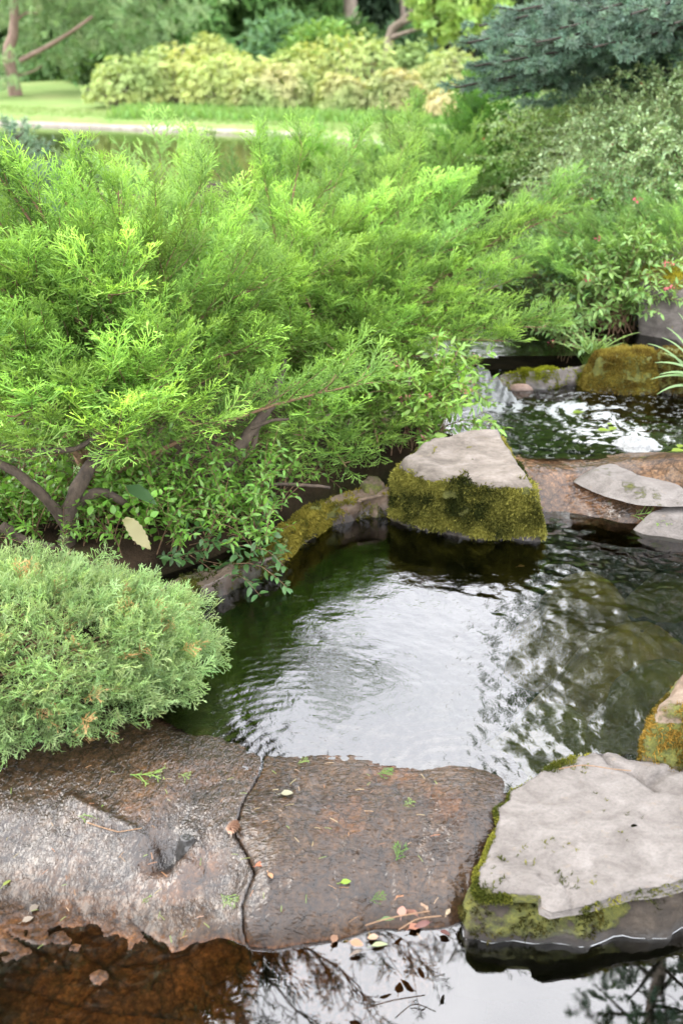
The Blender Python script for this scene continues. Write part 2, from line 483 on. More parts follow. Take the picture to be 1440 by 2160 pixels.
LEAF = leaf_tmpl(); LEAF_N = leaf_tmpl(0.16, .05, .2); LEAF_R = leaf_tmpl(0.3, .06, .05)
def small_leaf(w=.28):
    return np.array([[0, 0, 0], [.5, -w, .06], [1, 0, -.05], [.5, w, .06]], float), np.array([[0, 1, 2, 3]]), np.array([0, .5, 1, .5])
SMALL = small_leaf()
def rosette(seed, n=7, w=.2):
    g = np.random.default_rng(seed); acc = ([], [], [])
    for i in range(n):
        th = i * 2.4 + g.normal(0, .2); el = g.uniform(.1, .9)
        d = np.array([el, cos(th), sin(th)]); d /= np.linalg.norm(d)
        s = np.cross(d, [1, 0, 0]); s /= max(np.linalg.norm(s), 1e-6); ln = g.uniform(.7, 1.1)
        m = d * ln * .55
        b = len(acc[0]); acc[0].extend([np.zeros(3), m - s * w * ln, d * ln - np.array([.1, 0, 0]), m + s * w * ln])
        acc[1].append([b, b + 1, b + 2, b + 3]); acc[2].extend([0, .5, 1, .5])
    return fin(acc)
ROS = [rosette(300 + k) for k in range(4)]
def moss_tuft(seed):
    g = np.random.default_rng(seed); acc = ([], [], [])
    for i in range(6):
        th = g.uniform(0, 2 * pi); d = np.array([cos(th) * .6, sin(th) * .6, 1]) * g.uniform(.5, 1)
        p = np.array([g.normal(0, .25), g.normal(0, .25), -.15])
        quad_strip(acc, p, p + d, .16, .05, g.normal(0, 1, 3), 0, 1)
    return fin(acc)
TUFTS = [moss_tuft(400 + k) for k in range(4)]
def blade_tmpl(w=.03, n=5, curl=.5):
    V = []; T = []
    for k in range(n + 1):
        t = k / n; ww = w * (1 - t) ** .6 + .001
        V += [[t * cos(curl * t), -ww, -.0 - curl * t * t * .6], [t * cos(curl * t), ww, -curl * t * t * .6]]; T += [t, t]
    Q = [[2 * k, 2 * k + 1, 2 * k + 3, 2 * k + 2] for k in range(n)]
    return np.array(V), np.array(Q), np.array(T)
BLADE = blade_tmpl()
def far_clump(seed, n=16):
    g = np.random.default_rng(seed); acc = ([], [], [])
    for i in range(n):
        p = g.normal(0, .3, 3) * np.array([1.2, 1, .45]); d = unit(g.normal(size=3) + np.array([.9, 0, -.15])) * g.uniform(.25, .5)
        quad_strip(acc, p, p + d, .09, .03, g.normal(0, .6, 3) + np.array([0, 0, 1]), 0.2, 1)
    return fin(acc)
CLUMPS = [far_clump(500 + k) for k in range(4)]
def pick(acc, Ts, pos, X, Nn, s, cb, ct=None):
    pos = np.asarray(pos); idx = rng.integers(0, len(Ts), len(pos))
    s = np.broadcast_to(np.asarray(s, float), (len(pos),)); cb = np.broadcast_to(cb, (len(pos), 3))
    ct = cb if ct is None else np.broadcast_to(ct, (len(pos), 3))
    for k, T in enumerate(Ts):
        m = idx == k
        if m.any(): acc.add(*scatter(T, pos[m], X[m], Nn[m], s[m], cb[m], ct[m]))

# ------------------------------------------------------------------ plant builders
def juniper(name, label, base, limbs, cat='shrub', group=None, rad=0.022, side=13, sidelen=(0.30, 0.13), spray=0.085, per=7,
            cb=(0.055, 0.12, 0.022), ct=(0.15, 0.26, 0.05), up=0.35, Ts=None, wood=True, limb_part=0, spread=1.0, t0=0.3, thin=None):
    """limbs: list of world polylines from the wood outwards"""
    Ts = Ts or SPRAYS
    o = thing(name, label, cat, base, group)
    fol = Acc(); tw = Acc()
    for li, Pl in enumerate(limbs):
        Pl = np.asarray(Pl); n = len(Pl); Tn = unit(np.gradient(Pl, axis=0))
        r = rad * (1 - np.linspace(0, 1, n)) ** 0.8 * rng.uniform(.6, 1.1) + 0.0018
        if wood:
            V, Q = tube(Pl, r, 6, .05)
            if li < limb_part: mk('limb', V, Q, M_BARK, o)
            else: tw.add(V, Q)
        length = np.linalg.norm(np.diff(Pl, axis=0), axis=1).sum()
        th_ = thin[li] if thin is not None and li < len(thin) else 1.0
        ns = max(4, int(side * length * (.5 + .5 * th_)))
        bp, bx, bn, bs, btip = [], [], [], [], []
        for k in range(ns):
            t = t0 + (1 - t0) * (k + rng.uniform(0, .9)) / ns; t = min(t, .999)
            f = t * (n - 1); i = int(f); p = Pl[i] + (Pl[min(i + 1, n - 1)] - Pl[i]) * (f - i); T = Tn[i]
            sd = unit(np.cross(T, [0, 0, 1.0])) * (1 if k % 2 else -1)
            d = unit(T * rng.uniform(.5, 1.0) + sd * rng.uniform(.2, .9) * spread + np.array([0, 0, 1]) * rng.normal(up, .3))
            Ls = (sidelen[0] * (1 - t) + sidelen[1]) * rng.uniform(.6, 1.2) * th_
            e = p + d * Ls; mid = p + d * Ls * .5 - np.array([0, 0, .06 * Ls]) + rng.normal(0, .03 * Ls, 3)
            B = bez(p, mid, e + T * Ls * .12, 6)
            if wood: tw.add(*tube(B, np.linspace(.0028, .0009, 6), 3))
            TB = unit(np.gradient(B, axis=0))
            m = max(3, int(per * Ls / .25 + rng.uniform(0, 1)))
            for q in range(m):
                u = (q + rng.uniform(.1, .9)) / m; j = min(int(u * 5), 4); pp = B[j] + (B[j + 1] - B[j]) * (u * 5 - j)
                s2 = unit(np.cross(TB[j], [0, 0, 1.0])) * (1 if q % 2 else -1)
                bp.append(pp); bx.append(unit(TB[j] * .9 + s2 * rng.uniform(.1, .75) + rng.normal(0, .22, 3) + np.array([0, 0, up * .6])))
                bn.append(np.array([0, 0, 1.0]) + rng.normal(0, .45, 3)); bs.append(spray * rng.uniform(.7, 1.25)); btip.append(.35 * t + .5 * u)
            bp.append(B[-2]); bx.append(TB[-1]); bn.append(np.array([0, 0, 1.0])); bs.append(spray * 1.2); btip.append(1)
        # the leader itself
        m = max(4, int(length / .05))
        for q in range(m):
            u = .45 + .55 * (q + .5) / m; j = min(int(u * (n - 1)), n - 2); T = Tn[j]
            s2 = unit(np.cross(T, [0, 0, 1.0])) * (1 if q % 2 else -1)
            bp.append(Pl[j] + (Pl[j + 1] - Pl[j]) * (u * (n - 1) - j)); bx.append(unit(T + s2 * rng.uniform(.2, .9) + np.array([0, 0, up * .7])))
            bn.append(np.array([0, 0, 1.0]) + rng.normal(0, .3, 3)); bs.append(spray * rng.uniform(.6, 1.0)); btip.append(.9)
        bp.append(Pl[-1]); bx.append(Tn[-1]); bn.append(np.array([0, 0, 1.0])); bs.append(spray * 1.1); btip.append(1)
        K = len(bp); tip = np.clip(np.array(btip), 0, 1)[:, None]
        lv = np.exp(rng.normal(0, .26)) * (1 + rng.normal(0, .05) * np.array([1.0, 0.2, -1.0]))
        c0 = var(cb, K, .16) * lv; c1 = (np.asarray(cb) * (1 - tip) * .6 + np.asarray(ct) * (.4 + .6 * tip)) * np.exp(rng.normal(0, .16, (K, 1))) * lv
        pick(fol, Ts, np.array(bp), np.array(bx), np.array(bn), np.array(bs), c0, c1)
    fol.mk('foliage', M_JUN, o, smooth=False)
    if tw.n: tw.mk('branch', M_TWIG, o)
    return o
def fan_limbs(base, nl, R, H, up=0.5, az=(0, 360), lift=0.3, sq=(1, 1)):
    out = []
    for k in range(nl):
        a = RAD(rng.uniform(*az)); rr = R * rng.uniform(.35, 1.0); h = H * rng.uniform(.35, 1.0) * (1.1 - .45 * rr / R)
        e = base + np.array([cos(a) * rr * sq[0], sin(a) * rr * sq[1], h]); m = base + np.array([cos(a) * rr * .45 * sq[0], sin(a) * rr * .45 * sq[1], h * up + lift * h])
        out.append(bez(base + rng.normal(0, .04, 3) * np.array([1, 1, 0]), m, e, 10))
    return out
def stem_shrub(name, label, base, stems, lt, leaf=0.03, per=0.022, cb=(.05, .1, .03), ct=None, mat=None, cat='shrub', group=None, side=4, sl=.18, twig=.003, droopn=.3, leaf_t0=.2, two=True, extras=None, ca=.22):
    """leafy shrub: stems with side twigs, leaves set along both"""
    o = thing(name, label, cat, base, group)
    mat = mat or M_LEAF; tw = Acc(); lf = Acc(); ends = []
    def leaves(P, t0):
        n = len(P); T = unit(np.gradient(P, axis=0)); ln = np.linalg.norm(np.diff(P, axis=0), axis=1).sum()
        m = max(3, int(ln * (1 - t0) / per)); u = t0 + (1 - t0) * (np.arange(m) + rng.uniform(.2, .8, m)) / m
        f = u * (n - 1); i = np.minimum(f.astype(int), n - 2); p = P[i] + (P[i + 1] - P[i]) * (f - i)[:, None]; Tt = T[i]
        th = np.arange(m) * 2.4 + rng.uniform(0, 6)
        A = unit(np.cross(Tt, [0.1, 0.2, 1.0])); B = np.cross(Tt, A)
        if two:
            p = np.repeat(p, 2, 0); Tt = np.repeat(Tt, 2, 0); A = np.repeat(A, 2, 0); B = np.repeat(B, 2, 0); th = np.repeat(th, 2); th[1::2] += pi
        d = unit(Tt * .55 + A * np.cos(th)[:, None] + B * np.sin(th)[:, None] * .7 + rng.normal(0, .2, p.shape) + np.array([0, 0, -droopn * .3]))
        nn = np.array([0, 0, 1.0]) + rng.normal(0, .4, p.shape)
        k = len(p); c = var(cb, k, ca); c2 = var(ct if ct is not None else cb, k, ca)
        lf.add(*scatter(lt, p, d, nn, leaf * rng.uniform(.6, 1.2, k), c, c2))
    for P in stems:
        P = np.asarray(P); n = len(P); tw.add(*tube(P, np.linspace(twig, twig * .3, n), 4)); leaves(P, leaf_t0); ends.append(P[-1])
        T = unit(np.gradient(P, axis=0))
        for s in range(side):
            i = int(rng.uniform(.25, .92) * (n - 1)); d = unit(T[i] * .8 + rdir(1)[0] * .8 + np.array([0, 0, .25]))
            l = sl * rng.uniform(.5, 1.2); B = bez(P[i], P[i] + d * l * .5 + np.array([0, 0, .03 * l]), P[i] + d * l - np.array([0, 0, .15 * l]), 6)
            tw.add(*tube(B, np.linspace(twig * .5, twig * .2, 6), 3)); leaves(B, .1); ends.append(B[-1])
    lf.mk('leaves', mat, o, smooth=False); tw.mk('stem', M_TWIG, o)
    return o, np.array(ends)
def arch_stems(base, n, R, H, az=(0, 360), sq=(1, 1), arch=.4, jitter=.06):
    out = []
    for k in range(n):
        a = RAD(rng.uniform(*az)); rr = R * math.sqrt(rng.uniform(.02, 1)); h = H * math.sqrt(max(.08, 1 - (rr / R) ** 2 * .85)) * rng.uniform(.7, 1.08)
        b0 = base + np.append(rng.normal(0, jitter, 2) * np.array(sq), 0); h = h * (1 + .35 * float(fbm(np.array([[cos(a) * rr / R * 1.8, sin(a) * rr / R * 1.8, base[0] * 7]]), 3, seed=250)[0]))
        e = base + np.array([cos(a) * rr * sq[0], sin(a) * rr * sq[1], h])
        m = base + np.array([cos(a) * rr * .5 * sq[0], sin(a) * rr * .5 * sq[1], h * (1 + arch * rng.uniform(.3, 1))])
        out.append(bez(b0, m, e, 9))
    return out
def conifer(name, label, base, H, R, n, cb, ct, group=None, z0=0.3, droop=.25, trunk=True, size=.5, bare=0.0, mat=None, trunk_r=None, power=1.0, lean=0):
    o = thing(name, label, 'tree', base, group)
    mat = mat or M_NEEDLE; cr = Acc()
    lev = int(H / (.42 * max(.6, H / 14))); pos, X, S, dep = [], [], [], []
    for k in range(lev):
        f = (k + rng.uniform(0, .6)) / lev; z = z0 + (H - z0) * f; rad = R * (1 - f) ** power * rng.uniform(.85, 1.1) + .12
        nb = max(4, int(9 * (1 - f * .5)))
        a0 = rng.uniform(0, 6.28)
        for b in range(nb):
            a = a0 + b * 2 * pi / nb + rng.normal(0, .15); rr = rad * rng.uniform(.7, 1.1)
            m = max(3, int(n * rr / R))
            u = np.sqrt(rng.uniform(.05 + bare, 1, m)); w = rng.normal(0, .16, m) * rr * (1.15 - u)
            x = np.cos(a) * u * rr - np.sin(a) * w; y = np.sin(a) * u * rr + np.cos(a) * w
            zz = z - droop * rr * u ** 1.4 + .14 * rr * u ** 4 + rng.normal(0, .05, m) * rr - np.abs(w) * .15
            pos.append(np.stack([x, y, np.maximum(zz, .05)], 1) + base)
            d = np.stack([np.cos(a) + rng.normal(0, .4, m), np.sin(a) + rng.normal(0, .4, m), -.25 + rng.normal(0, .25, m)], 1); X.append(d)
            S.append(size * rng.uniform(.7, 1.2, m)); dep.append(u)
    pos = np.concatenate(pos); X = np.concatenate(X); S = np.concatenate(S); dep = np.concatenate(dep)[:, None]
    K = len(pos)
    pick(cr, CLUMPS, pos, X, np.array([0, 0, 1.0]) + rng.normal(0, .3, (K, 3)), S, var(cb, K, .2), var(ct, K, .2) )
    cr.mk('crown', mat, o, smooth=False)
    if trunk:
        tr = trunk_r or H * .016
        P = np.array([base + np.array([lean * t, 0, t * H * .97]) for t in np.linspace(-.02, 1, 12)])
        V, Q = tube(P, tr * (1 - np.linspace(0, .95, 12)) ** .9, 9, .04); mk('trunk', V, Q, M_TRUNK, o)
    return o
def puff_tree(name, label, base, trunkP, tr, blobs, n, size, cb, ct, group=None, Ts=None, mat=None, bark=None, limbs=True):
    """tree with a trunk polyline and foliage filling several blobs (centre, radii)"""
    o = thing(name, label, 'tree', base, group); cr = Acc()
    V, Q = tube(trunkP, np.linspace(tr, tr * .35, len(trunkP)), 9, .05); mk('trunk', V, Q, bark or M_TRUNK, o)
    lim = Acc()
    tot = sum(np.prod(b[1]) ** .67 for b in blobs)
    for c, rad in blobs:
        c = np.array(c, float); rad = np.array(rad, float)
        k = int(n * np.prod(rad) ** .67 / tot); d = rdir(k); u = rng.uniform(.25, 1, (k, 1)) ** .45
        q = fbm(d * 2.2 + c, 3, seed=5)[:, None]
        p = c + d * u * rad * (1 + .35 * q)
        keep = fbm(p * (1.6 / max(size, .1)) * .35, 3, seed=9) > -.25
        p = p[keep]; d = d[keep]; k = len(p)
        pick(cr, Ts or CLUMPS, p, unit(d + rng.normal(0, .6, (k, 3)) + np.array([0, 0, -.1])), np.array([0, 0, 1.0]) + rng.normal(0, .4, (k, 3)), size * rng.uniform(.6, 1.3, k), var(cb, k, .22), var(ct, k, .22))
        if limbs:
            j = np.argmin(np.abs(trunkP[:, 2] - (c[2] - .6 * rad[2])))
            s = trunkP[j]; lim.add(*tube(bez(s, (s + c) / 2 + np.array([0, 0, .1]), c, 8), np.linspace(tr * .45, tr * .12, 8), 6, .05))
            for _ in range(4):
                e = c + rdir(1)[0] * rad * .8; lim.add(*tube(bez(c, (c + e) / 2, e, 5), np.linspace(tr * .14, tr * .04, 5), 4))
    cr.mk('crown', mat or M_FAR, o, smooth=False)
    if lim.n: lim.mk('branch', bark or M_TRUNK, o)
    return o

# ------------------------------------------------------------------ rocks
def resample(poly, n, sm=2, jag=0.0, seed=0):
    poly = np.asarray(poly)[:, :2]; P = np.vstack([poly, poly[:1]])
    s = np.concatenate([[0], np.cumsum(np.linalg.norm(np.diff(P, axis=0), axis=1))])
    u = np.linspace(0, s[-1], n, endpoint=False); o = np.stack([np.interp(u, s, P[:, k]) for k in (0, 1)], 1)
    for _ in range(sm): o = .5 * o + .25 * (np.roll(o, 1, 0) + np.roll(o, -1, 0))
    if jag:
        c = o.mean(0); d = unit(o - c); q = fbm(np.column_stack([o * 14, np.zeros(n)]), 5, .6, seed); o = o + d * (q * jag)[:, None]
    return o
ob_rings = []
def rock(name, label, poly, ztop, zbot, mat, n=150, rings=26, sides=18, flare=0.03, bulge=0.02, edge=0.02, amp=0.006, fs=9, jag=.012, seed=0, strata=0.0,
         cracks=None, mossf=None, wetz=None, tilt=None, cat='rock', group=None, sm=2, mossn=0, mossc=((.05, .06, .01), (.2, .2, .03)), mosss=.010, wetf=None, parent=None, top_amp=None):
    """a boulder: outline of the top (world xy), top height, flared and weathered sides down to zbot"""
    o2 = resample(poly, n, sm, jag, seed); c = o2.mean(0)
    zt = (lambda P: np.full(len(P), float(ztop))) if np.isscalar(ztop) else ztop
    V = []; kind = []
    for k in range(rings):
        t = ((k + .5) / rings) ** .8 if k else 0.02
        t = min(t, 1) if k < rings - 1 else 1.0
        p = c + (o2 - c) * t; z = zt(p) - edge * max(0, (t - .86) / .14) ** 2.2
        V.append(np.column_stack([p, z])); kind += [1.0] * n
    ze = V[-1][:, 2]
    dirs = unit(o2 - c)
    for k in range(1, sides + 1):
        s = k / sides; p = o2 + dirs * (flare * s + bulge * sin(pi * min(1, s * 1.1)))
        if strata:
            q = fbm(np.column_stack([np.full(n, s * 5.0), o2 * 3]), 3, .6, seed + 31); p = p + dirs * (strata * q)[:, None]
        z = ze + (zbot - ze) * s
        V.append(np.column_stack([p, z])); kind += [0.0] * n
    V = np.concatenate(V); kind = np.array(kind); m = rings + sides
    i = np.arange(m - 1)[:, None] * n; j = np.arange(n)[None]
    Q = np.stack([i + j, i + n + j, i + n + (j + 1) % n, i + (j + 1) % n], -1).reshape(-1, 4)
    Nn = vnormals(V, Q)
    if Nn[:n * (rings - 3)][:, 2].mean() < 0: Q = Q[:, ::-1]; Nn = -Nn
    ta = amp if top_amp is None else top_amp
    a = np.where(kind > 0, ta, amp)
    f = fbm(V * fs, 6, .55, seed); rid = -np.abs(fbm(V * fs * .8 + 9, 4, .55, seed + 3)) * .6
    V = V + Nn * (a * (f + rid))[:, None]
    if cracks is not None:
        for line, wd, dp in cracks:
            l = cat_line(line); d, _ = seg_dist(V[:, :2] + .004 * np.column_stack([fbm(V * 60, 2, seed=1), fbm(V * 60, 2, seed=2)]), l); V[:, 2] -= dp * np.exp(-(d / wd) ** 2) * kind
    Nn = vnormals(V, Q)
    moss = np.zeros(len(V)) if mossf is None else np.clip(mossf(V, Nn, kind), 0, 1)
    if mossn: V = V + Nn * (moss * mosss * (.5 + 1.6 * fbm(V * 24, 3, .6, seed + 41)))[:, None]
    wet = np.zeros(len(V)) if wetz is None else 1 - sstep(wetz[0], wetz[1], V[:, 2] + .015 * fbm(V * 14, 3, seed=seed + 5))
    if wetf is not None: wet = np.maximum(wet, wetf(V, Nn, kind))
    ctr = np.array([c[0], c[1], zbot])
    # closing cap in the middle
    ob = mk(name, V, Q, mat, parent, None, ctr, True, {'Moss': moss, 'Wet': wet})
    if label: tag(ob, label, cat, group)
    ob_rings.append((V, n, m))
    if mossn:
        w = (moss[Q].mean(1)) ** 2; A = np.linalg.norm(np.cross(V[Q[:, 2]] - V[Q[:, 0]], V[Q[:, 3]] - V[Q[:, 1]]), axis=1); w = w * A
        nz_ = fbm(V[Q].mean(1) * 22, 3, seed=seed + 8); w = w * (nz_ > -.25)
        w[V[Q].mean(1)[:, 2] < (wetz[0] - .03 if wetz else -9)] = 0
        if w.sum() > 0:
            fi = rng.choice(len(Q), mossn, p=w / w.sum()); b = rng.dirichlet((1, 1, 1, 1), mossn)
            P = (V[Q[fi]] * b[..., None]).sum(1); nn = (Nn[Q[fi]] * b[..., None]).sum(1)
            cl = fbm(P * 13, 4, seed=seed + 2)[:, None] * 1.25 + .40; cl = np.clip(cl + rng.normal(0, .2, (mossn, 1)), 0, 1)
            cc = np.array(mossc[0]) * (1 - cl) + np.array(mossc[1]) * cl
            ac = Acc(); hh = rdir(mossn)
            pick(ac, TUFTS, P, np.cross(nn, hh), nn + .35 * rdir(mossn), mosss * rng.uniform(.5, 1.35, mossn), cc * .7, cc * 1.2)
            ac.mk('moss', M_MOSS, ob, smooth=False)
    return ob
def cat_line(l): return np.asarray(l)[:, :2]
def heightfield(name, label, poly, zf, step, mat, at, attrsf, depth=.3, edge=.008, cat='rock', soft=.0025):
    poly = np.asarray(poly)[:, :2]
    lo = poly.min(0) - .05; hi = poly.max(0) + .05
    xs = np.arange(lo[0], hi[0], step); ys = np.arange(lo[1], hi[1], step)
    Xg, Yg = np.meshgrid(xs, ys); P = np.column_stack([Xg.ravel(), Yg.ravel()])
    jit = .012 * np.column_stack([fbm(np.column_stack([P * 9, np.zeros(len(P))]), 3, seed=3), fbm(np.column_stack([P * 9, np.ones(len(P))]), 3, seed=4)])
    sd = sdf(P + jit, poly)
    z = zf(P, sd)
    z = np.where(sd < edge, z - soft * (1 - np.clip(sd, 0, edge) / edge) ** 2, z)
    z = np.where(sd < 0, z - np.minimum(-sd * 9, depth), z)
    nx, ny = len(xs), len(ys); i = (np.arange(ny - 1)[:, None] * nx + np.arange(nx - 1)[None]).ravel()
    Q = np.stack([i, i + 1, i + nx + 1, i + nx], 1)
    Q = Q[(sd[Q] > -.035).all(1)]
    used = np.unique(Q); remap = np.full(len(P), -1); remap[used] = np.arange(len(used))
    V = np.column_stack([P, z])[used]; Q = remap[Q]
    ob = mk(name, V, Q, mat, None, None, at, True, attrsf(P[used], sd[used], z[used]))
    tag(ob, label, cat)
    return ob
def water_sheet(name, poly, z, step, mat, hf=None, attrsf=None):
    poly = np.asarray(poly)[:, :2]; lo = poly.min(0); hi = poly.max(0)
    xs = np.arange(lo[0], hi[0] + step, step); ys = np.arange(lo[1], hi[1] + step, step)
    Xg, Yg = np.meshgrid(xs, ys); P = np.column_stack([Xg.ravel(), Yg.ravel()])
    nx, ny = len(xs), len(ys); i = (np.arange(ny - 1)[:, None] * nx + np.arange(nx - 1)[None]).ravel()
    Q = np.stack([i, i + 1, i + nx + 1, i + nx], 1); ins = inside(P, poly); Q = Q[ins[Q].any(1)]
    used = np.unique(Q); remap = np.full(len(P), -1); remap[used] = np.arange(len(used)); P = P[used]; Q = remap[Q]
    zz = np.full(len(P), z) + (hf(P) if hf else 0)
    ob = mk(name, np.column_stack([P, zz]), Q, mat, None, None, None, True, attrsf(P) if attrsf else None)
    ob['kind'] = 'structure'
    return ob
def waves(seed, n, lmin, lmax, slope, dirw=None):
    g = np.random.default_rng(seed); lam = np.exp(g.uniform(math.log(lmin), math.log(lmax), n)); th = g.uniform(0, 2 * pi, n) if dirw is None else g.normal(dirw[0], dirw[1], n)
    ph = g.uniform(0, 6.28, n); k = 2 * pi / lam; A = slope / k * math.sqrt(2.0 / n)
    def f(P):
        z = np.zeros(len(P))
        for a in range(n): z += A[a] * np.sin(k[a] * (P[:, 0] * cos(th[a]) + P[:, 1] * sin(th[a])) + ph[a])
        return z
    return f
# ------------------------------------------------------------------ terrain and the stream bed
CH = np.array([(-.1, .2, 1.6, -.4), (0, 1.2, 1.35, -.4), (.2, 1.75, .95, -.3), (.4, 2.35, 1.0, -.42), (.6, 2.95, .8, -.35), (.98, 3.35, .6, -.05), (1.05, 3.8, .62, .05),
               (.95, 4.5, .5, .12), (.9, 5.3, .42, .15), (.95, 6.3, .3, .2), (1.0, 7.2, .1, .4)])
POND = np.array([(-30, 27), (-12, 23.8), (-6.49, 21.5), (-3.6, 20.3), (-1.02, 19.08), (.62, 17.46), (1.4, 15.8), (.8, 13.5), (-.8, 11.6), (-4, 10.4), (-12, 10), (-30, 12)], float)
def terrain(P):
    P = np.asarray(P); x, y = P[:, 0], P[:, 1]
    n = fbm(np.column_stack([P * .9, np.zeros(len(P))]), 4, seed=40)
    n2 = fbm(np.column_stack([P * 5, np.zeros(len(P))]), 4, seed=41)
    bank = .20 + .05 * n + .02 * n2 + .10 * sstep(.9, 2.2, x) + .10 * sstep(4, 8, y) * sstep(0, 3, x)
    far = .10 + .12 * sstep(18, 26, y) + .25 * sstep(26, 40, y) * sstep(-3, -8, x) - 1.5 * sstep(28, 42, y) * sstep(-6, 0, x)
    z = bank + (far - bank) * sstep(10, 17, y)
    z = z + .04 * n * sstep(20, 40, np.hypot(x, y))
    d, par = seg_dist(P, CH[:, :2]); k = np.minimum(par.astype(int), len(CH) - 2); f = par - k
    hw = CH[k, 2] * (1 - f) + CH[k + 1, 2] * f; bed = CH[k, 3] * (1 - f) + CH[k + 1, 3] * f
    c = 1 - sstep(hw * .72, hw * 1.06, d + .05 * n2)
    z = z * (1 - c) + (bed + .03 * n2) * c
    s = sdf(P, POND); c = sstep(-.15, .5, s)
    z = z * (1 - c) + (-.5) * c
    return z
def axis(lo, hi, fine, segs):
    out = []
    for a, b, st in segs: out.append(np.arange(a, b, st))
    return np.concatenate(out + [[hi]])
xs = axis(-400, 400, .05, [(-400, -60, 20), (-60, -14, 2), (-14, -3, .35), (-3, 3.2, .05), (3.2, 14, .35), (14, 60, 2), (60, 400, 20)])
ys = axis(-60, 600, .05, [(-60, -4, 4), (-4, .4, .3), (.4, 8, .05), (8, 26, .25), (26, 70, 1.5), (70, 600, 25)])
Xg, Yg = np.meshgrid(xs, ys); P = np.column_stack([Xg.ravel(), Yg.ravel()])
nx, ny = len(xs), len(ys); i = (np.arange(ny - 1)[:, None] * nx + np.arange(nx - 1)[None]).ravel()
Q = np.stack([i, i + 1, i + nx + 1, i + nx], 1)
zt = terrain(P)
def ground_mat():
    m, t = newmat('ground_soil_and_lawn')
    out = N(t, 'OutputMaterial'); co = N(t, 'TexCoord'); p = N(t, 'BsdfPrincipled', Roughness=.95)
    p.inputs['Specular IOR Level'].default_value = .15
    v = co.outputs['Object']
    n1 = noise(t, v, 6, 8, .65); soil = ramp(t, n1.outputs['Fac'], [(.3, (.012, .008, .005)), (.6, (.04, .026, .015)), (.8, (.035, .045, .012))])
    n2 = noise(t, v, .5, 5, .6); n3 = noise(t, v, 9, 6, .7)
    lw = ramp(t, n2.outputs['Fac'], [(.3, (.115, .19, .055)), (.5, (.15, .22, .07)), (.7, (.19, .225, .09))])
    ml = N(t, 'MixRGB', blend_type='MULTIPLY'); ml.inputs[0].default_value = .6
    r3 = ramp(t, n3.outputs['Fac'], [(.3, (.6, .65, .5)), (.7, (1.15, 1.1, 1.1))]); L(t, lw.outputs[0], ml.inputs[1]); L(t, r3.outputs[0], ml.inputs[2])
    a = N(t, 'Attribute', attribute_name='Lawn'); b = N(t, 'Attribute', attribute_name='Bed')
    m1 = N(t, 'MixRGB'); L(t, a.outputs['Fac'], m1.inputs[0]); L(t, soil.outputs[0], m1.inputs[1]); L(t, ml.outputs[0], m1.inputs[2])
    n4 = noise(t, v, 7, 7, .65); bed = ramp(t, n4.outputs['Fac'], [(.35, (.004, .009, .003)), (.5, (.012, .019, .005)), (.7, (.035, .032, .008))])
    m2 = N(t, 'MixRGB'); L(t, b.outputs['Fac'], m2.inputs[0]); L(t, m1.outputs[0], m2.inputs[1]); L(t, bed.outputs[0], m2.inputs[2])
    L(t, m2.outputs[0], p.inputs['Base Color'])
    bp = N(t, 'Bump', Strength=.7, Distance=.03); L(t, n3.outputs['Fac'], bp.inputs['Height']); L(t, bp.outputs[0], p.inputs['Normal'])
    L(t, p.outputs[0], out.inputs['Surface']); return m
lawn = sstep(16, 17.5, P[:, 1]) * (1 - sstep(-8, 2, P[:, 0]) * sstep(24, 28, P[:, 1]))
d, par = seg_dist(P, CH[:, :2]); bedm = 1 - sstep(.06, .17, zt); bedm = bedm * (P[:, 1] < 9)
g = mk('ground', np.column_stack([P, zt]), Q, ground_mat(), None, None, None, True, {'Lawn': lawn, 'Bed': bedm}); g['kind'] = 'structure'

# ------------------------------------------------------------------ water
wv = waves(3, 46, .03, .17, .060); wv2 = waves(4, 30, .016, .05, .035)
rings = [(G(620, 1610, .13), 1.0, .028, .5), (G(1290, 1390, .13), 1.0, .021, .10), (G(1190, 1210, .13), 1.0, .05, .3), (G(960, 1640, .13), .7, .035, .3)]
def mid_h(P):
    # calmer in the middle, livelier where the ledge spills in at the right and near the lip
    a = .33 + .75 * sstep(.22, .62, P[:, 0] - .12 * (P[:, 1] - 2.2)) + .35 * (1 - sstep(1.8, 2.15, P[:, 1]))
    a = a * (.8 + .4 * fbm(np.column_stack([P * 3.5, np.zeros(len(P))]), 2, seed=70))
    z = wv(P) * a + wv2(P) * a * .8
    for c, am, lam, fall in rings:
        r = np.hypot(P[:, 0] - c[0], P[:, 1] - c[1]); z += am * .075 * lam / 6.28 * np.sin(6.28 * r / lam) * np.exp(-r / fall) * (1 - np.exp(-r / .03))
    return z
M_WATER = water_mat('stream_water', (.52, .58, .40), 2.0, 0.01, .2, 55, dist=.003)
mid_poly = np.vstack([Gs([(180, 1500), (330, 1508), (450, 1570), (548, 1640), (650, 1612), (750, 1602), (900, 1625), (1060, 1668), (1180, 1660)], .13)[:, :2],
                      [(.75, 1.72), (1.7, 1.7), (1.8, 3.1), (1.2, 3.12)], Gs([(1300, 1095), (1140, 1060)], .13)[:, :2], [(.5, 3.35), (.15, 3.3), (-.1, 3.15), (-.5, 2.8), (-1.0, 2.4)]])
water_sheet('stream_water', mid_poly, .13, .0075, M_WATER, mid_h)
low_w = waves(8, 24, .06, .3, .0016)
M_STILL = water_mat('still_water', (.86, .86, .78), 2.0)
low_poly = np.vstack([[(-1.6, .4), (1.9, .4), (1.9, 1.62), (.3, 1.62)], [(.1, 1.6), (-1.6, 1.6)]])
water_sheet('pool_water', low_poly, 0.0, .012, M_STILL, low_w)

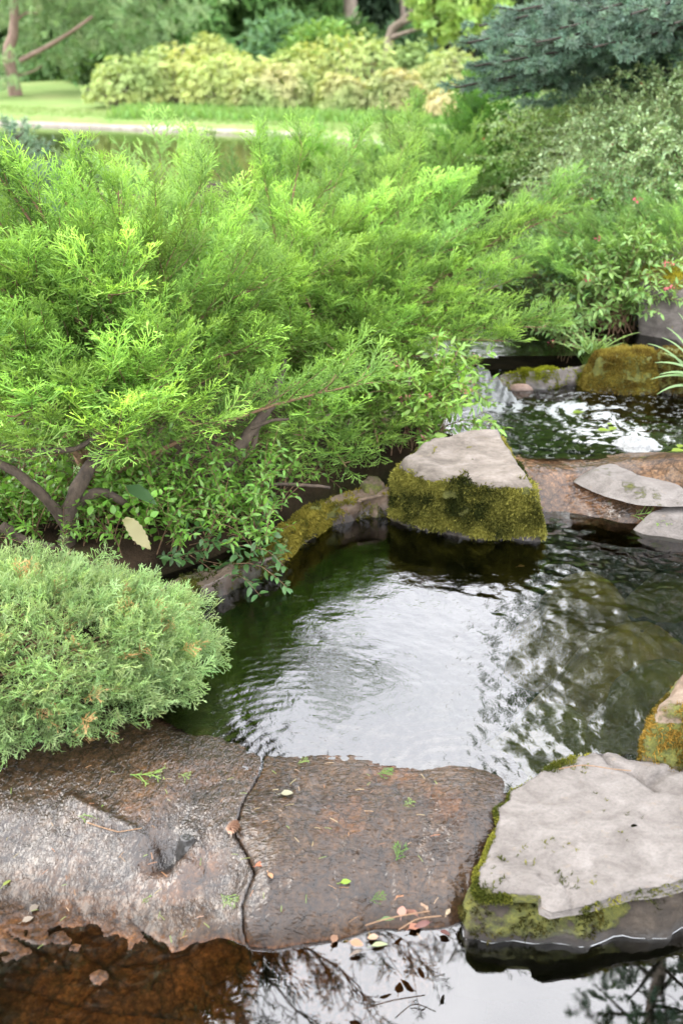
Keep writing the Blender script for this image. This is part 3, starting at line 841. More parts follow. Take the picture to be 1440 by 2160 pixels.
fc = G(1255, 885, .25)[:2]
def foam_attr(P):
    P0_ = P; P = P + .032 * np.column_stack([fbm(np.column_stack([P * 7, np.zeros(len(P))]), 3, seed=55), fbm(np.column_stack([P * 7, np.zeros(len(P))]), 3, seed=56)])
    q = P - fc; q = q * np.array([1.0, .82]); r = np.hypot(q[:, 0], q[:, 1]); th = np.arctan2(q[:, 1], q[:, 0])
    sp = th + 2.2 * np.log(r + .06)                      # spiral
    s = fbm(np.column_stack([np.cos(sp) * 1.6, np.sin(sp) * 1.6, r * 17]), 4, .55, 50)
    s2 = fbm(np.column_stack([np.cos(sp) * 5, np.sin(sp) * 5, r * 46]), 4, .6, 51)
    core = np.exp(-(r / .25) ** 2)
    f = -.12 + .70 * core + .85 * s + .35 * s2 * (.4 + core)
    tail = np.exp(-((P[:, 1] - (fc[1] + .12 + .05 * sin(1))) / .05) ** 2) * (P[:, 0] < fc[0]) * (P[:, 0] > fc[0] - .45)
    f = f + .35 * tail
    c2 = G(985, 850, .25)[:2]; r2 = np.hypot((P[:, 0] - c2[0]) * .75, P[:, 1] - c2[1]); f = np.maximum(f, 1.25 - r2 / .19 + .5 * s2)
    sp3 = fbm(np.column_stack([P * 60, np.zeros(len(P))]), 3, .6, 52); f = f - .45 * sstep(-.05, .35, -sp3); f = np.maximum(f, np.where(sp3 > .20, .36 + 0 * f, -1) * 1.0)
    return {'Foam': f}
M_FOAMW = water_mat('foaming_water', (.45, .52, .45), 1.9, 0.03, .4, 45, foam=True)
up_poly = np.vstack([Gs([(1120, 968), (1300, 966), (1460, 962)], .25)[:, :2], [(1.9, 3.4), (2.1, 4.55), (.4, 4.4), (.3, 3.75), (.55, 3.45)]])
upw = waves(12, 30, .03, .12, .06)
water_sheet('foaming_water', up_poly, .25, .008, M_FOAMW, upw, foam_attr)
M_DARKW = water_mat('shaded_water', (.3, .36, .3), 1.45, 0.02, .3, 25)
water_sheet('shaded_water', np.array([(.3, 4.25), (1.55, 4.35), (1.6, 6.5), (.4, 6.6)]), .36, .03, M_DARKW)
M_PONDW = water_mat('pond_water', (.34, .29, .16), 1.36, 0.02, .25, 6, dist=.01)
water_sheet('pond_water', np.vstack([POND]), -.01, .5, M_PONDW)

# ------------------------------------------------------------------ wet slabs where the stream spills over
ctrl = []
for px, py, z in [(330, 1500, .120), (450, 1560, .131), (548, 1632, .131), (60, 1590, .128), (200, 1590, .126), (-100, 1600, .128), (300, 1600, .126), (430, 1650, .124), (250, 1660, .116), (100, 1660, .112), (0, 1660, .112),
                  (190, 1700, .106), (290, 1750, .104), (395, 1800, .094), (0, 1710, .098), (0, 1800, .048), (100, 1800, .056), (200, 1840, .042), (100, 1890, .014), (0, 1910, .004), (-120, 1900, .01), (300, 1880, .034), (400, 1880, .042),
                  (490, 1870, .052), (430, 1970, .010), (505, 1985, .004), (250, 1950, .000), (0, 2000, -.004), (120, 1990, -.003), (200, 2050, -.006), (330, 2020, -.004), (400, 2050, -.013), (100, 2100, -.011), (200, 2150, -.012), (440, 2140, -.08), (0, 2200, -.012), (300, 2250, -.05), (-100, 2100, -.004),
                  (650, 1602, .1300), (750, 1596, .1295), (900, 1618, .1295), (1060, 1655, .131), (540, 1740, .120), (700, 1750, .114), (900, 1750, .112), (1000, 1780, .108), (530, 1850, .086), (700, 1850, .084), (900, 1850, .072),
                  (520, 1960, .030), (600, 1992, .006), (720, 1962, .014), (850, 1935, .018), (950, 1950, .004), (650, 2060, -.10), (800, 2040, -.13), (950, 2030, -.13), (480, 2060, -.08), (650, 1555, .112), (850, 1555, .095), (650, 1490, .06), (850, 1490, .03), (450, 1500, .085), (520, 1470, .03), (1060, 1590, .09), (250, 1440, .11), (300, 1390, .05), (0, 1480, .14),
                  (430, 1740, .108), (360, 1760, .092), (1000, 1900, .03), (1000, 1980, -.05)]:
    w = G(px, py, max(z, -.03)); ctrl.append((w[0], w[1], z))
slabf = tps(ctrl)
crk = [G(590, 1520, .09), G(562, 1585, .12), G(545, 1632, .134), G(520, 1690, .125), G(498, 1760, .11), G(535, 1845, .09), G(512, 1900, .06), G(515, 1960, .02), G(530, 2010, 0), G(560, 2080, -.1)]
cracks2 = [[(0, 2085), (90, 2105), (180, 2135), (260, 2145), (380, 2130)], [(20, 1985), (60, 2010), (130, 2030), (150, 2060)], [(260, 2045), (330, 2040), (400, 2020), (420, 2000)], [(330, 2065), (320, 2095)], [(180, 2015), (240, 2065), (250, 2100)], [(280, 1965), (330, 2000), (360, 2030)]]
cracks2 = [np.array([G(a, b, -.02)[:2] for a, b in l]) for l in cracks2]
hole = G(352, 1790, .09)[:2]
ridge = np.array([G(a, b, .1)[:2] for a, b in [(150, 1690), (190, 1712), (260, 1745), (330, 1778), (395, 1808), (420, 1815)]])
def zslab(P, sd):
    z = slabf(P)
    P3 = np.column_stack([P, np.zeros(len(P))])
    rough = fbm(P3 * 7, 5, .55, 60)
    z = z + .010 * rough * (1 - .75 * sstep(1.66, 1.74, P[:, 1]))
    fl = np.column_stack([P[:, 0] * 26 + 8 * fbm(P3 * 5, 2, seed=66), P[:, 1] * 60, np.zeros(len(P))])
    z = z + .0016 * fbm(fl, 3, .5, 61) * (z > -.01)
    steep = sstep(-.45, -.3, -P[:, 0]) * sstep(0, .04, z) * (1 - sstep(.09, .11, z))
    fl2 = np.column_stack([P[:, 0] * 70 + 5 * fbm(P3 * 8, 2, seed=67), P[:, 1] * 26, np.zeros(len(P))])
    z = z + .0045 * fbm(fl2, 3, .55, 62) * steep
    z = z + .006 * (fbm(P3 * 26, 5, .6, 63)) * (1 - sstep(-.02, .02, z))
    z = z + .007 * fbm(P3 * 17, 4, .6, 59) * (1 - sstep(.02, .05, z)) * sstep(-.05, -.01, z)
    rd, _ = seg_dist(P, ridge); z = z + .010 * np.exp(-(rd / .012) ** 2)
    hd = np.hypot((P[:, 0] - hole[0]) * .8, P[:, 1] - hole[1]); z = z - .055 * np.exp(-(hd / .030) ** 2)
    for l in cracks2:
        d2, _ = seg_dist(P + .006 * np.column_stack([fbm(P3 * 40, 3, seed=64), fbm(P3 * 40, 3, seed=65)]), l); z = z - .006 * np.exp(-(d2 / .004) ** 2)
    return z
def slab_attr(P, sd, z):
    P3 = np.column_stack([P, np.zeros(len(P))])
    warm = (1 - sstep(-.015, .008, z)) * sstep(-.2, .05, -P[:, 0] + .15 * fbm(P3 * 5, 3, seed=68)) * (.55 + .9 * fbm(P3 * 6, 4, .6, seed=69))
    warm = 1.5 * warm; warm = np.maximum(warm, .14 * sstep(.1, .5, fbm(P3 * 9, 4, seed=71)))
    cr = np.zeros(len(P))
    for l in cracks2:
        d2, _ = seg_dist(P + .006 * np.column_stack([fbm(P3 * 40, 3, seed=64), fbm(P3 * 40, 3, seed=65)]), l); cr = np.maximum(cr, .9 * np.exp(-(d2 / .0035) ** 2))
    hd = np.hypot((P[:, 0] - hole[0]) * .8, P[:, 1] - hole[1]); cr = np.maximum(cr, np.exp(-(hd / .028) ** 2))
    cr = np.maximum(cr, (1 - sstep(.0, .0015, sd)) * .9)
    return {'Warm': np.clip(warm, 0, 1.6), 'Crack': np.clip(cr, 0, 1), 'Flow': .35 * sstep(-.008, .002, z) + .65 * sstep(.0, .05, z)}
M_WET1 = wet_mat('wet_brown_rock', [(.3, (.012, .0068, .0036)), (.5, (.025, .0145, .0072)), (.7, (.042, .026, .0135))], (36, 92, 40), .35, 1.0, 1.47, .0)
M_WET2 = wet_mat('wet_dark_rock', [(.3, (.009, .0058, .0036)), (.5, (.019, .0118, .0066)), (.7, (.034, .021, .0115))], (100, 62, 50), .2, 1.0, 1.56, 0.0)
left_poly = np.vstack([[(-1.25, 2.05), (-.75, 2.12)], Gs([(250, 1390), (380, 1415), (500, 1455)], .10)[:, :2], np.array(crk)[:, :2] - np.array([.0005, 0]), Gs([(520, 2170), (430, 2330), (0, 2400)], -.1)[:, :2], [(-1.25, 1.0)]])
heightfield('wet_slab', 'dark brown wet rock slab at the lower left, stream water running down over it', left_poly, zslab, .0055, M_WET2, (-.6, 1.55, -.1), slab_attr, cat='rock')
mid_p = np.vstack([np.array(crk)[::-1, :2] + np.array([.0005, 0]), Gs([(660, 1500), (780, 1490), (900, 1510), (1080, 1590)], .09)[:, :2], Gs([(1110, 1700), (1080, 1790), (1030, 1860), (1000, 1940), (950, 1990), (850, 2030), (700, 2065)], .0)[:, :2]])
heightfield('wet_slab', 'smooth brown wet rock slab at the pool lip beside the pale flat stone', mid_p, zslab, .005, M_WET1, (.1, 1.6, -.1), slab_attr, cat='rock')
# black nub standing by the hole
def nub(px, py, z, r, h, label, seed):
    c = G(px, py, z); th = np.linspace(0, 2 * pi, 12, endpoint=False)
    poly = c[:2] + np.column_stack([np.cos(th) * r, np.sin(th) * r * .7])
    return rock('wet_stone', label, poly, lambda P: z + h - 12 * ((P - c[:2]) ** 2).sum(1), z - .05, M_BLACK, 70, 14, 10, .012, .003, .006, .006, 40, .006, seed, wetz=(2, 3))
M_BLACK = rock_mat('black_wet_stone', [(.3, (.012, .011, .010)), (.7, (.05, .045, .04))], 20, .8, 80)
nub(395, 1775, .094, .018, .016, 'small black wet stone standing beside the hole in the slab', 3)

# ------------------------------------------------------------------ rocks
PALE = [(.28, (.085, .074, .066)), (.5, (.142, .128, .117)), (.72, (.19, .174, .161))]
GREY = [(.28, (.06, .052, .045)), (.5, (.135, .118, .106)), (.72, (.21, .188, .174))]
BROWN = [(.28, (.05, .035, .022)), (.5, (.13, .09, .06)), (.72, (.24, .19, .14))]
M_PALE = rock_mat('pale_flat_stone', PALE, 13, 1.0, 110, .45, (.17, .13, .09), sx=(1, 1.5, 2))
M_GREY = rock_mat('grey_weathered_stone', GREY, 8, .7, 80, .4, (.22, .18, .13), sx=(1, 1.3, 2))
M_BROWN = rock_mat('brown_damp_stone', BROWN, 11, .8, 70, .5, (.2, .11, .05))
MOSSY = ((.045, .055, .010), (.24, .23, .035))
# pale flat stone, lower right
z0 = .16
outl = [(1078, 1664), (1120, 1640), (1150, 1622), (1200, 1600), (1262, 1582), (1300, 1588), (1322, 1600), (1380, 1604), (1440, 1612), (1560, 1625), (1680, 1700), (1700, 1800), (1560, 1835), (1440, 1850), (1385, 1866), (1330, 1876), (1270, 1896), (1215, 1912), (1165, 1922), (1143, 1912), (1140, 1886), (1095, 1884), (1060, 1880), (1022, 1882), (1012, 1862), (1016, 1830), (1030, 1790), (1045, 1740), (1050, 1722), (1048, 1700), (1075, 1684)]
P0 = np.array([G(a, b, .165 - .055 * (b - 1582) / 300) for a, b in outl]); PL = np.linalg.lstsq(np.column_stack([P0[:, :2], np.ones(len(P0))]), P0[:, 2], rcond=None)[0]
def ztop_pale(P): return P[:, 0] * PL[0] + P[:, 1] * PL[1] + PL[2] + .0045 * fbm(np.column_stack([P * 5, np.zeros(len(P))]), 5, seed=80) + .010 * sstep(.43, .36, P[:, 0]) * 0
ck = [(Gs([(1262, 1584), (1290, 1610), (1335, 1626), (1375, 1648), (1385, 1656)], z0), .006, .020), (Gs([(1375, 1640), (1400, 1625), (1440, 1615), (1480, 1610)], z0), .010, .014), (Gs([(1138, 1808), (1155, 1822), (1180, 1824), (1186, 1810), (1205, 1850), (1212, 1870)], z0), .003, .006), (Gs([(1060, 1790), (1150, 1782), (1300, 1765)], z0), .004, .0015)]
def moss_pale(V, Nn, kind):
    x, y = V[:, 0], V[:, 1]; q = fbm(V * 16, 3, seed=83)
    edge_l = (1 - kind) * sstep(.47, .36, x) * sstep(1.40, 1.47, y) * (.75 + .8 * q)
    front = (1 - kind) * .40 * sstep(.0, .5, q) + (1 - kind) * .22 * (x > .45)
    spot = kind * .75 * np.exp(-(np.hypot(x - .285, y - 1.445) / .02) ** 2)
    back = np.exp(-(np.hypot((x - .46) * .6, y - 1.80) / .035) ** 2) * .95
    return np.maximum(np.maximum(edge_l, front), np.maximum(spot, back)) + .18 * q
rock('flat_stone', 'large pale flat stone with a cracked level top at the lower right', P0, ztop_pale, .088, M_PALE, 260, 44, 12, .008, .0, .003, .004, 26, .009, 81, .007, ck, moss_pale, sm=0, mossn=5200, mossc=MOSSY, mosss=.0075, top_amp=.0022)
M_DARKROCK = rock_mat('dark_damp_rock', [(.28, (.012, .009, .006)), (.5, (.035, .026, .018)), (.72, (.075, .06, .045))], 16, 1.0, 80, .4, (.06, .04, .02))
# the dark mossy rock that carries it
ob = [(1080, 1700), (1150, 1660), (1280, 1640), (1500, 1650), (1760, 1720), (1800, 1850), (1600, 1920), (1440, 1936), (1330, 1945), (1230, 1955), (1140, 1960), (1060, 1962), (1000, 1955), (975, 1930), (985, 1880), (1005, 1830), (1025, 1770), (1045, 1730)]
def moss_base(V, Nn, kind):
    q = fbm(V * 13, 4, seed=88); return .55 + .7 * q - .9 * (1 - sstep(-.02, .03, V[:, 2])) - .3 * (V[:, 0] > .5) * (V[:, 1] < 1.5)
rock('ledge_rock', 'dark mossy wet rock carrying the pale flat stone above the still pool', Gs(ob, .03), lambda P: .074 + .12 * np.clip(P[:, 1] - 1.5, 0, .3), -.16, M_DARKROCK, 220, 26, 26, .03, .01, .02, .014, 14, .02, 87, .012, None, moss_base, (-.01, .035), sm=1, mossn=9000, mossc=((.022, .022, .006), (.10, .085, .02)), mosss=.0075)
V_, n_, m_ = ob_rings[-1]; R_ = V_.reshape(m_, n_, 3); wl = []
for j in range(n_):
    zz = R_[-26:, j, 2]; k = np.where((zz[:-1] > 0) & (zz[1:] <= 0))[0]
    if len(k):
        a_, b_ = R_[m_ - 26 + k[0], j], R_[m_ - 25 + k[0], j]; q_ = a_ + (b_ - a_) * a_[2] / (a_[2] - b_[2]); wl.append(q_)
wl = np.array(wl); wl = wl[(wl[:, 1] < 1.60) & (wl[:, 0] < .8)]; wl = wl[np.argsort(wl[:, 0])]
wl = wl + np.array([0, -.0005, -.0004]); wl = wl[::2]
def meniscus_glint():  # white tube stands in for the bright reflection along the waterline
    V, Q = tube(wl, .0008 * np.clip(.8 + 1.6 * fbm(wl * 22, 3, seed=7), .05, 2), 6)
    m, t = newmat('meniscus_glint_white'); out = N(t, 'OutputMaterial'); p = N(t, 'BsdfPrincipled', Roughness=.3); p.inputs['Base Color'].default_value = (.30, .31, .32, 1); L(t, p.outputs[0], out.inputs['Surface'])
    o = mk('meniscus_glint', V, Q, m, None, None, wl.mean(0)); tag(o, 'thin white line standing in for the bright glint where the still pool meets the dark mossy rock', 'foam')
meniscus_glint()
# rock at the right edge of the middle pool
mr = [(1385, 1490), (1392, 1470), (1418, 1440), (1440, 1410), (1520, 1370), (1650, 1380), (1690, 1450), (1560, 1495), (1440, 1500)]
rock('bank_rock', 'grey bank rock with orange-brown moss at the right edge of the middle pool', Gs(mr, .30), lambda P: .29 + .08 * (P[:, 0] - .75), .02, M_BROWN, 150, 22, 20, .02, .02, .03, .018, 11, .02, 90, .014, None, lambda V, Nn, k: .25 + .75 * fbm(V * 9, 3, seed=91) + .5 * (1 - k) * sstep(.05, .2, V[:, 2]), (.13, .17), mossn=4200, mossc=((.06, .05, .01), (.24, .15, .03)), mosss=.009)
# mossy boulder in the middle
bo = [G(840, 985, .33), G(868, 955, .37), G(905, 925, .40), G(985, 905, .42), G(1050, 900, .43), G(1085, 925, .42), G(1110, 960, .40), G(1136, 1010, .35), G(1134, 1030, .32), G(1090, 1026, .32), G(1010, 1022, .32), G(930, 1012, .32), G(880, 1005, .32)]
bo = np.array(bo)
M_BOULD = rock_mat('boulder_stone', [(.28, (.07, .058, .046)), (.5, (.155, .132, .11)), (.72, (.235, .205, .178))], 9, 1.0, 60, .4, (.20, .16, .11), sx=(1, 2.2, 2))
def bz(P):
    z = .335 + .30 * np.clip(P[:, 1] - 2.98, -.05, .3) + .014 * fbm(np.column_stack([P[:, 0] * 9, P[:, 1] * 26, np.zeros(len(P))]), 5, .6, seed=92)
    stepl = sstep(-.005, .008, P[:, 1] - (3.17 + .20 * (P[:, 0] - .45))); return z + .018 * stepl
def bmoss(V, Nn, kind):
    q = fbm(V * 10, 4, seed=94); side = (1 - kind)
    lowtop = kind * sstep(.330, .305, V[:, 2] + .05 * q + .03 * fbm(V * 30, 3, seed=95))
    rim = kind * sstep(.62, .68, V[:, 0] + .05 * q) * .55 + kind * .75 * sstep(.17, .12, V[:, 0] - .1 * q)
    return side * (.80 + .9 * q) * sstep(.12, .17, V[:, 2]) + lowtop * (.7 + .8 * q) + rim + .10 * q
rock('mossy_boulder', 'grey boulder with thick green moss round its sides in the middle of the stream', bo, bz, -.1, M_BOULD, 220, 34, 34, .016, .022, .034, .014, 11, .014, 93, .012, None, bmoss, (.135, .16), sm=2, mossn=26000, mossc=((.022, .028, .007), (.22, .21, .045)), mosss=.0135, top_amp=.007)
# kerb-like left bank ledge
lb = [G(560, 1140, .2), G(640, 1075, .21), G(720, 1035, .22), G(800, 1012, .22), G(832, 1020, .22), G(828, 1050, .2), G(760, 1062, .19), G(700, 1082, .18), G(640, 1120, .18), G(590, 1165, .18)]
rock('bank_rock', 'long low mossy bank rock left of the boulder, under the big juniper', lb, .215, -.1, M_BROWN, 160, 18, 20, .02, .01, .02, .014, 12, .014, 96, .01, None, lambda V, Nn, k: .5 + .8 * fbm(V * 10, 3, seed=97), (.14, .19), mossn=6000, mossc=((.04, .045, .008), (.2, .17, .03)), mosss=.010)
sb = [G(775, 1000, .23), G(800, 1000, .23), G(812, 1025, .22), G(795, 1040, .22), G(768, 1036, .22), G(760, 1015, .23)]
rock('bank_stone', 'small brown stone wedged between the long bank rock and the boulder', sb, .23, .05, M_BROWN, 80, 12, 12, .015, .01, .012, .008, 16, .008, 98, .0, None, lambda V, Nn, k: .3 + .6 * fbm(V * 12, 3, seed=99), (.1, .15))
# dark bank under the low juniper / leafy shrub
db = [G(200, 1290, .2), G(330, 1220, .2), G(430, 1190, .2), G(560, 1165, .2), G(600, 1180, .17), G(520, 1215, .16), G(420, 1262, .16), G(330, 1300, .16), G(240, 1340, .16)]
rock('bank_rock', 'dark damp bank rock under the hanging leafy twigs', db, .19, -.2, M_BROWN, 150, 16, 18, .02, .015, .03, .02, 9, .02, 100, .01, None, lambda V, Nn, k: .25 + .8 * fbm(V * 9, 3, seed=101), (.14, .24), mossn=2500, mossc=((.03, .035, .008), (.1, .1, .02)), mosss=.010)
# ledge at the right where the upper pool spills
le = [G(1010, 1010, .2), G(1050, 965, .24), G(1135, 962, .24), G(1200, 955, .25), G(1320, 950, .255), G(1440, 952, .26), G(1600, 960, .26), G(1650, 1080, .2), G(1500, 1100, .17), G(1440, 1100, .15), G(1380, 1112, .12), G(1290, 1108, .12), G(1220, 1098, .12), G(1140, 1085, .12), G(1060, 1080, .12)]
lc = tps([(G(a, b, z)[0], G(a, b, z)[1], z) for a, b, z in [(1140, 970, .246), (1250, 962, .249), (1340, 955, .262), (1440, 955, .265), (1600, 960, .26), (1160, 1010, .222), (1240, 1010, .225), (1340, 1000, .262), (1430, 1030, .25), (1180, 1060, .155), (1280, 1070, .16), (1350, 1080, .165), (1440, 1080, .185), (1300, 1108, .12), (1420, 1108, .13), (1080, 1010, .222), (1090, 1070, .14), (1040, 970, .245), (1600, 1090, .17)]])
M_WETL = wet_mat('wet_ledge_rock', [(.3, (.022, .015, .009)), (.5, (.055, .036, .022)), (.7, (.105, .072, .046))], (20, 60, 30), -.4, .9, 1.42, .6)
lp = np.array(le)[:, :2]
def zledge(P, sd):
    P3 = np.column_stack([P, np.zeros(len(P))]); return lc(P) - .004 * (P[:, 1] > 3.3) + .005 * fbm(P3 * 8, 5, .55, 110) + .004 * fbm(np.column_stack([P[:, 0] * 40 + P[:, 1] * 30, P[:, 1] * 14, np.zeros(len(P))]), 3, .5, 111) * (P[:, 0] < 1.05)
heightfield('ledge_slab', 'wet reddish brown rock ledge where the foaming pool spills over, at the right', lp, zledge, .006, M_WETL, (1.0, 3.2, 0), lambda P, sd, z: {'Warm': .10 * sstep(-.1, .35, fbm(np.column_stack([P * 6, np.zeros(len(P))]), 4, seed=112)), 'Crack': 0 * z, 'Flow': sstep(1.22, .85, P[:, 0]) + .1}, .25, .02)
f1 = [G(1243, 990, .272), G(1262, 970, .276), G(1310, 962, .278), G(1350, 966, .278), G(1395, 985, .275), G(1425, 1005, .272), G(1448, 1028, .27), G(1390, 1030, .268), G(1330, 1022, .268), G(1280, 1006, .27)]
rock('flat_stone', 'dry pale flat stone lying on the wet ledge by the foam', f1, .263, .22, M_PALE, 120, 20, 8, .05, .0, .010, .005, 16, .008, 115, 0, None, lambda V, Nn, k: .1 + .5 * fbm(V * 12, 3, seed=116) + .5 * (V[:, 1] > 3.36))
f2 = [G(1365, 1072, .21), G(1400, 1055, .215), G(1460, 1050, .22), G(1540, 1060, .22), G(1540, 1085, .2), G(1440, 1088, .2), G(1390, 1085, .2)]
rock('flat_stone', 'small dry pale stone at the right edge of the picture below the ledge', f2, .197, .12, M_PALE, 110, 16, 8, .05, .0, .01, .005, 16, .008, 117, 0, None, lambda V, Nn, k: .1 + .5 * fbm(V * 12, 3, seed=118))
# dam rocks between foaming pool and shaded pool
m1 = [G(1250, 742, .40), G(1285, 725, .42), G(1335, 722, .42), G(1370, 728, .41), G(1388, 752, .38), G(1370, 775, .36), G(1300, 775, .36), G(1255, 770, .36)]
rock('mossy_rock', 'round brown-green mossy rock on the far side of the foaming pool', m1, lambda P: .40 - .5 * ((P - np.array(m1)[:, :2].mean(0)) ** 2).sum(1), .15, M_BROWN, 130, 22, 20, .03, .02, .05, .014, 10, .015, 120, 0, None, lambda V, Nn, k: .95 - .9 * np.exp(-(np.hypot(V[:, 0] - 1.32, (V[:, 1] - 4.62) * .8) / .09) ** 2) + .4 * fbm(V * 8, 3, seed=121), (.25, .27), mossn=8000, mossc=((.09, .06, .012), (.24, .20, .04)), mosss=.012)
m2 = [G(1380, 735, .42), G(1420, 728, .43), G(1500, 730, .43), G(1530, 770, .38), G(1440, 778, .36), G(1392, 770, .36)]
rock('mossy_rock', 'dark brown mossy rock tucked behind the round mossy one, at the right edge', m2, .41, .15, M_BROWN, 110, 16, 16, .03, .02, .03, .014, 10, .015, 123, 0, None, lambda V, Nn, k: .7 + .4 * fbm(V * 8, 3, seed=124), (.25, .28), mossn=3000, mossc=((.05, .03, .01), (.14, .10, .02)), mosss=.012)
m3 = [G(1040, 800, .31), G(1075, 782, .33), G(1150, 770, .34), G(1205, 772, .34), G(1245, 768, .33), G(1252, 782, .30), G(1200, 795, .29), G(1150, 805, .28), G(1090, 808, .28)]
rock('flat_rock', 'low flat rock with a bright yellow-green moss patch across the head of the foaming pool', m3, .325, .12, M_GREY, 140, 18, 14, .02, .01, .02, .010, 11, .014, 126, 0, None, lambda V, Nn, k: .15 + 1.1 * np.exp(-(np.hypot(V[:, 0] - .83, (V[:, 1] - 4.27) * 1.0) / .09) ** 2) + .8 * sstep(1.0, 1.15, V[:, 0]) + .3 * fbm(V * 9, 3, seed=127), (.25, .275), mossn=6000, mossc=((.12, .13, .01), (.32, .36, .03)), mosss=.010)
m4 = [G(985, 775, .36), G(1040, 760, .38), G(1090, 752, .40), G(1120, 752, .40), G(1130, 768, .37), G(1090, 782, .34), G(1030, 790, .32), G(980, 790, .32)]
M_PINK = rock_mat('pinkish_stone', [(.28, (.2, .12, .085)), (.5, (.34, .24, .19)), (.72, (.45, .36, .31))], 10, .7, 60)
rock('broken_rock', 'pinkish brown broken rock behind the flat mossed one', m4, lambda P: .37 + .25 * (P[:, 1] - 4.5), .1, M_PINK, 130, 18, 14, .02, .01, .012, .018, 9, .016, 129, .012, None, None, (.24, .27))
# big angular rock at right
br = [G(1385, 700, .55), G(1365, 650, .66), G(1385, 622, .72), G(1440, 615, .74), G(1560, 620, .74), G(1620, 680, .62), G(1540, 715, .55), G(1440, 700, .56)]
brw = np.array([(1.39, 4.62), (1.47, 4.98), (1.6, 5.05), (2.0, 5.0), (2.1, 4.7), (1.95, 4.45), (1.6, 4.48)])
rock('angular_rock', 'big angular grey rock with a mossy top behind the mossy rocks at the right', brw, lambda P: .60 + .30 * (P[:, 1] - 4.5) , .25, M_GREY, 140, 20, 20, -.02, .0, .012, .02, 6, .02, 130, .012, None, lambda V, Nn, k: k * .9 * np.exp(-((V[:, 1] - 4.66) / .10) ** 2) + .25 * fbm(V * 8, 3, seed=131) + .1, None, mossn=2500, mossc=((.12, .12, .01), (.34, .30, .03)), mosss=.012)
# grey rocks behind the juniper at left
for k, (px, py, y, w, h, lab) in enumerate([(40, 590, 4.6, .28, .30, 'pale grey rock behind the left edge of the big juniper'), (105, 560, 5.4, .26, .34, 'grey rock further back behind the left side of the big juniper'), (760, 770, 4.1, .22, .16, 'pale pinkish rock half hidden behind the right side of the big juniper')]):
    c = W(px, py, y); th = np.linspace(0, 2 * pi, 14, endpoint=False); pl = c[:2] + np.column_stack([np.cos(th) * w, np.sin(th) * w * .7]) * (1 + .2 * rng.normal(size=(14, 1)) * .5)
    rock('grey_rock', lab, pl, lambda P, c=c, h=h: c[2] + .05 - 1.0 * ((P - c[:2]) ** 2).sum(1), .05, M_GREY if k < 2 else M_PINK, 90, 14, 12, .05, .03, .05, .03, 5, .03, 140 + k)
# drowned stones on the bed of the middle pool
for k, (px, py, z, w, h, lab, colr) in enumerate([(1360, 1330, .085, .24, .9, 'olive brown sunken stone under the water at the right of the middle pool', 0), (1410, 1400, .10, .17, .8, 'mossy sunken stone nearest the right bank rock', 1), (1240, 1215, -.02, .18, .7, 'sunken stone under the rippled water below the ledge', 0), (1180, 1500, -.10, .2, .7, 'deep sunken stone in front of the pale flat stone', 1), (1420, 1190, -.03, .22, .8, 'green sunken stone below the small pale stone', 1)]):
    c = G(px, py, z); th = np.linspace(0, 2 * pi, 16, endpoint=False); pl = c[:2] + np.column_stack([np.cos(th) * w, np.sin(th) * w * h]) * (1 + .12 * rng.normal(size=(16, 1)))
    M_SUNK = rock_mat('sunken_stone', [[(.3, (.14, .10, .02)), (.5, (.34, .24, .05)), (.7, (.5, .36, .1))], [(.3, (.08, .09, .015)), (.5, (.22, .2, .035)), (.7, (.36, .3, .06))]][colr], 9, .6, 50) if k < 2 else M_SUNKS[colr]
    if k == 0: M_SUNKS = [M_SUNK, None]
    if k == 1: M_SUNKS[1] = M_SUNK
    rock('sunken_stone', lab, pl, lambda P, c=c, z=z, w=w: z - .9 * ((P - c[:2]) ** 2).sum(1) / max(w, .1), -.45, M_SUNK, 90, 14, 10, .12, .03, .04, .02, 8, .02, 150 + k)
# stone kerb round the far pond
M_KERB = rock_mat('pond_kerb_stone', [(.3, (.20, .18, .14)), (.7, (.34, .32, .28))], 3, .6, 20)
kl = cat(np.array([(-30, 27), (-12, 23.8), (-6.49, 21.5), (-3.6, 20.3), (-1.02, 19.08), (.62, 17.46), (1.2, 16.3)]), 90)
nn = np.gradient(kl, axis=0); nn = unit(np.column_stack([-nn[:, 1], nn[:, 0]])); prof = [(-.05, -.4), (-.06, .03), (-.045, .045), (.02, .05), (.04, .03), (.04, -.1)]
V = np.concatenate([np.column_stack([kl + nn * a, np.full(len(kl), b) + .012 * fbm(np.column_stack([kl * 3, np.full(len(kl), a)]), 3, seed=77)]) for a, b in prof]); n = len(kl)
Q = np.array([[r * n + q, r * n + q + 1, (r + 1) * n + q + 1, (r + 1) * n + q] for r in range(len(prof) - 1) for q in range(n - 1)])
o = mk('pond_kerb', V, Q, M_KERB, None, None, (-3, 20, 0), True, {'Moss': np.zeros(len(V)), 'Wet': np.zeros(len(V))}); tag(o, 'pale stone kerb running along the far shore of the pond', 'kerb')
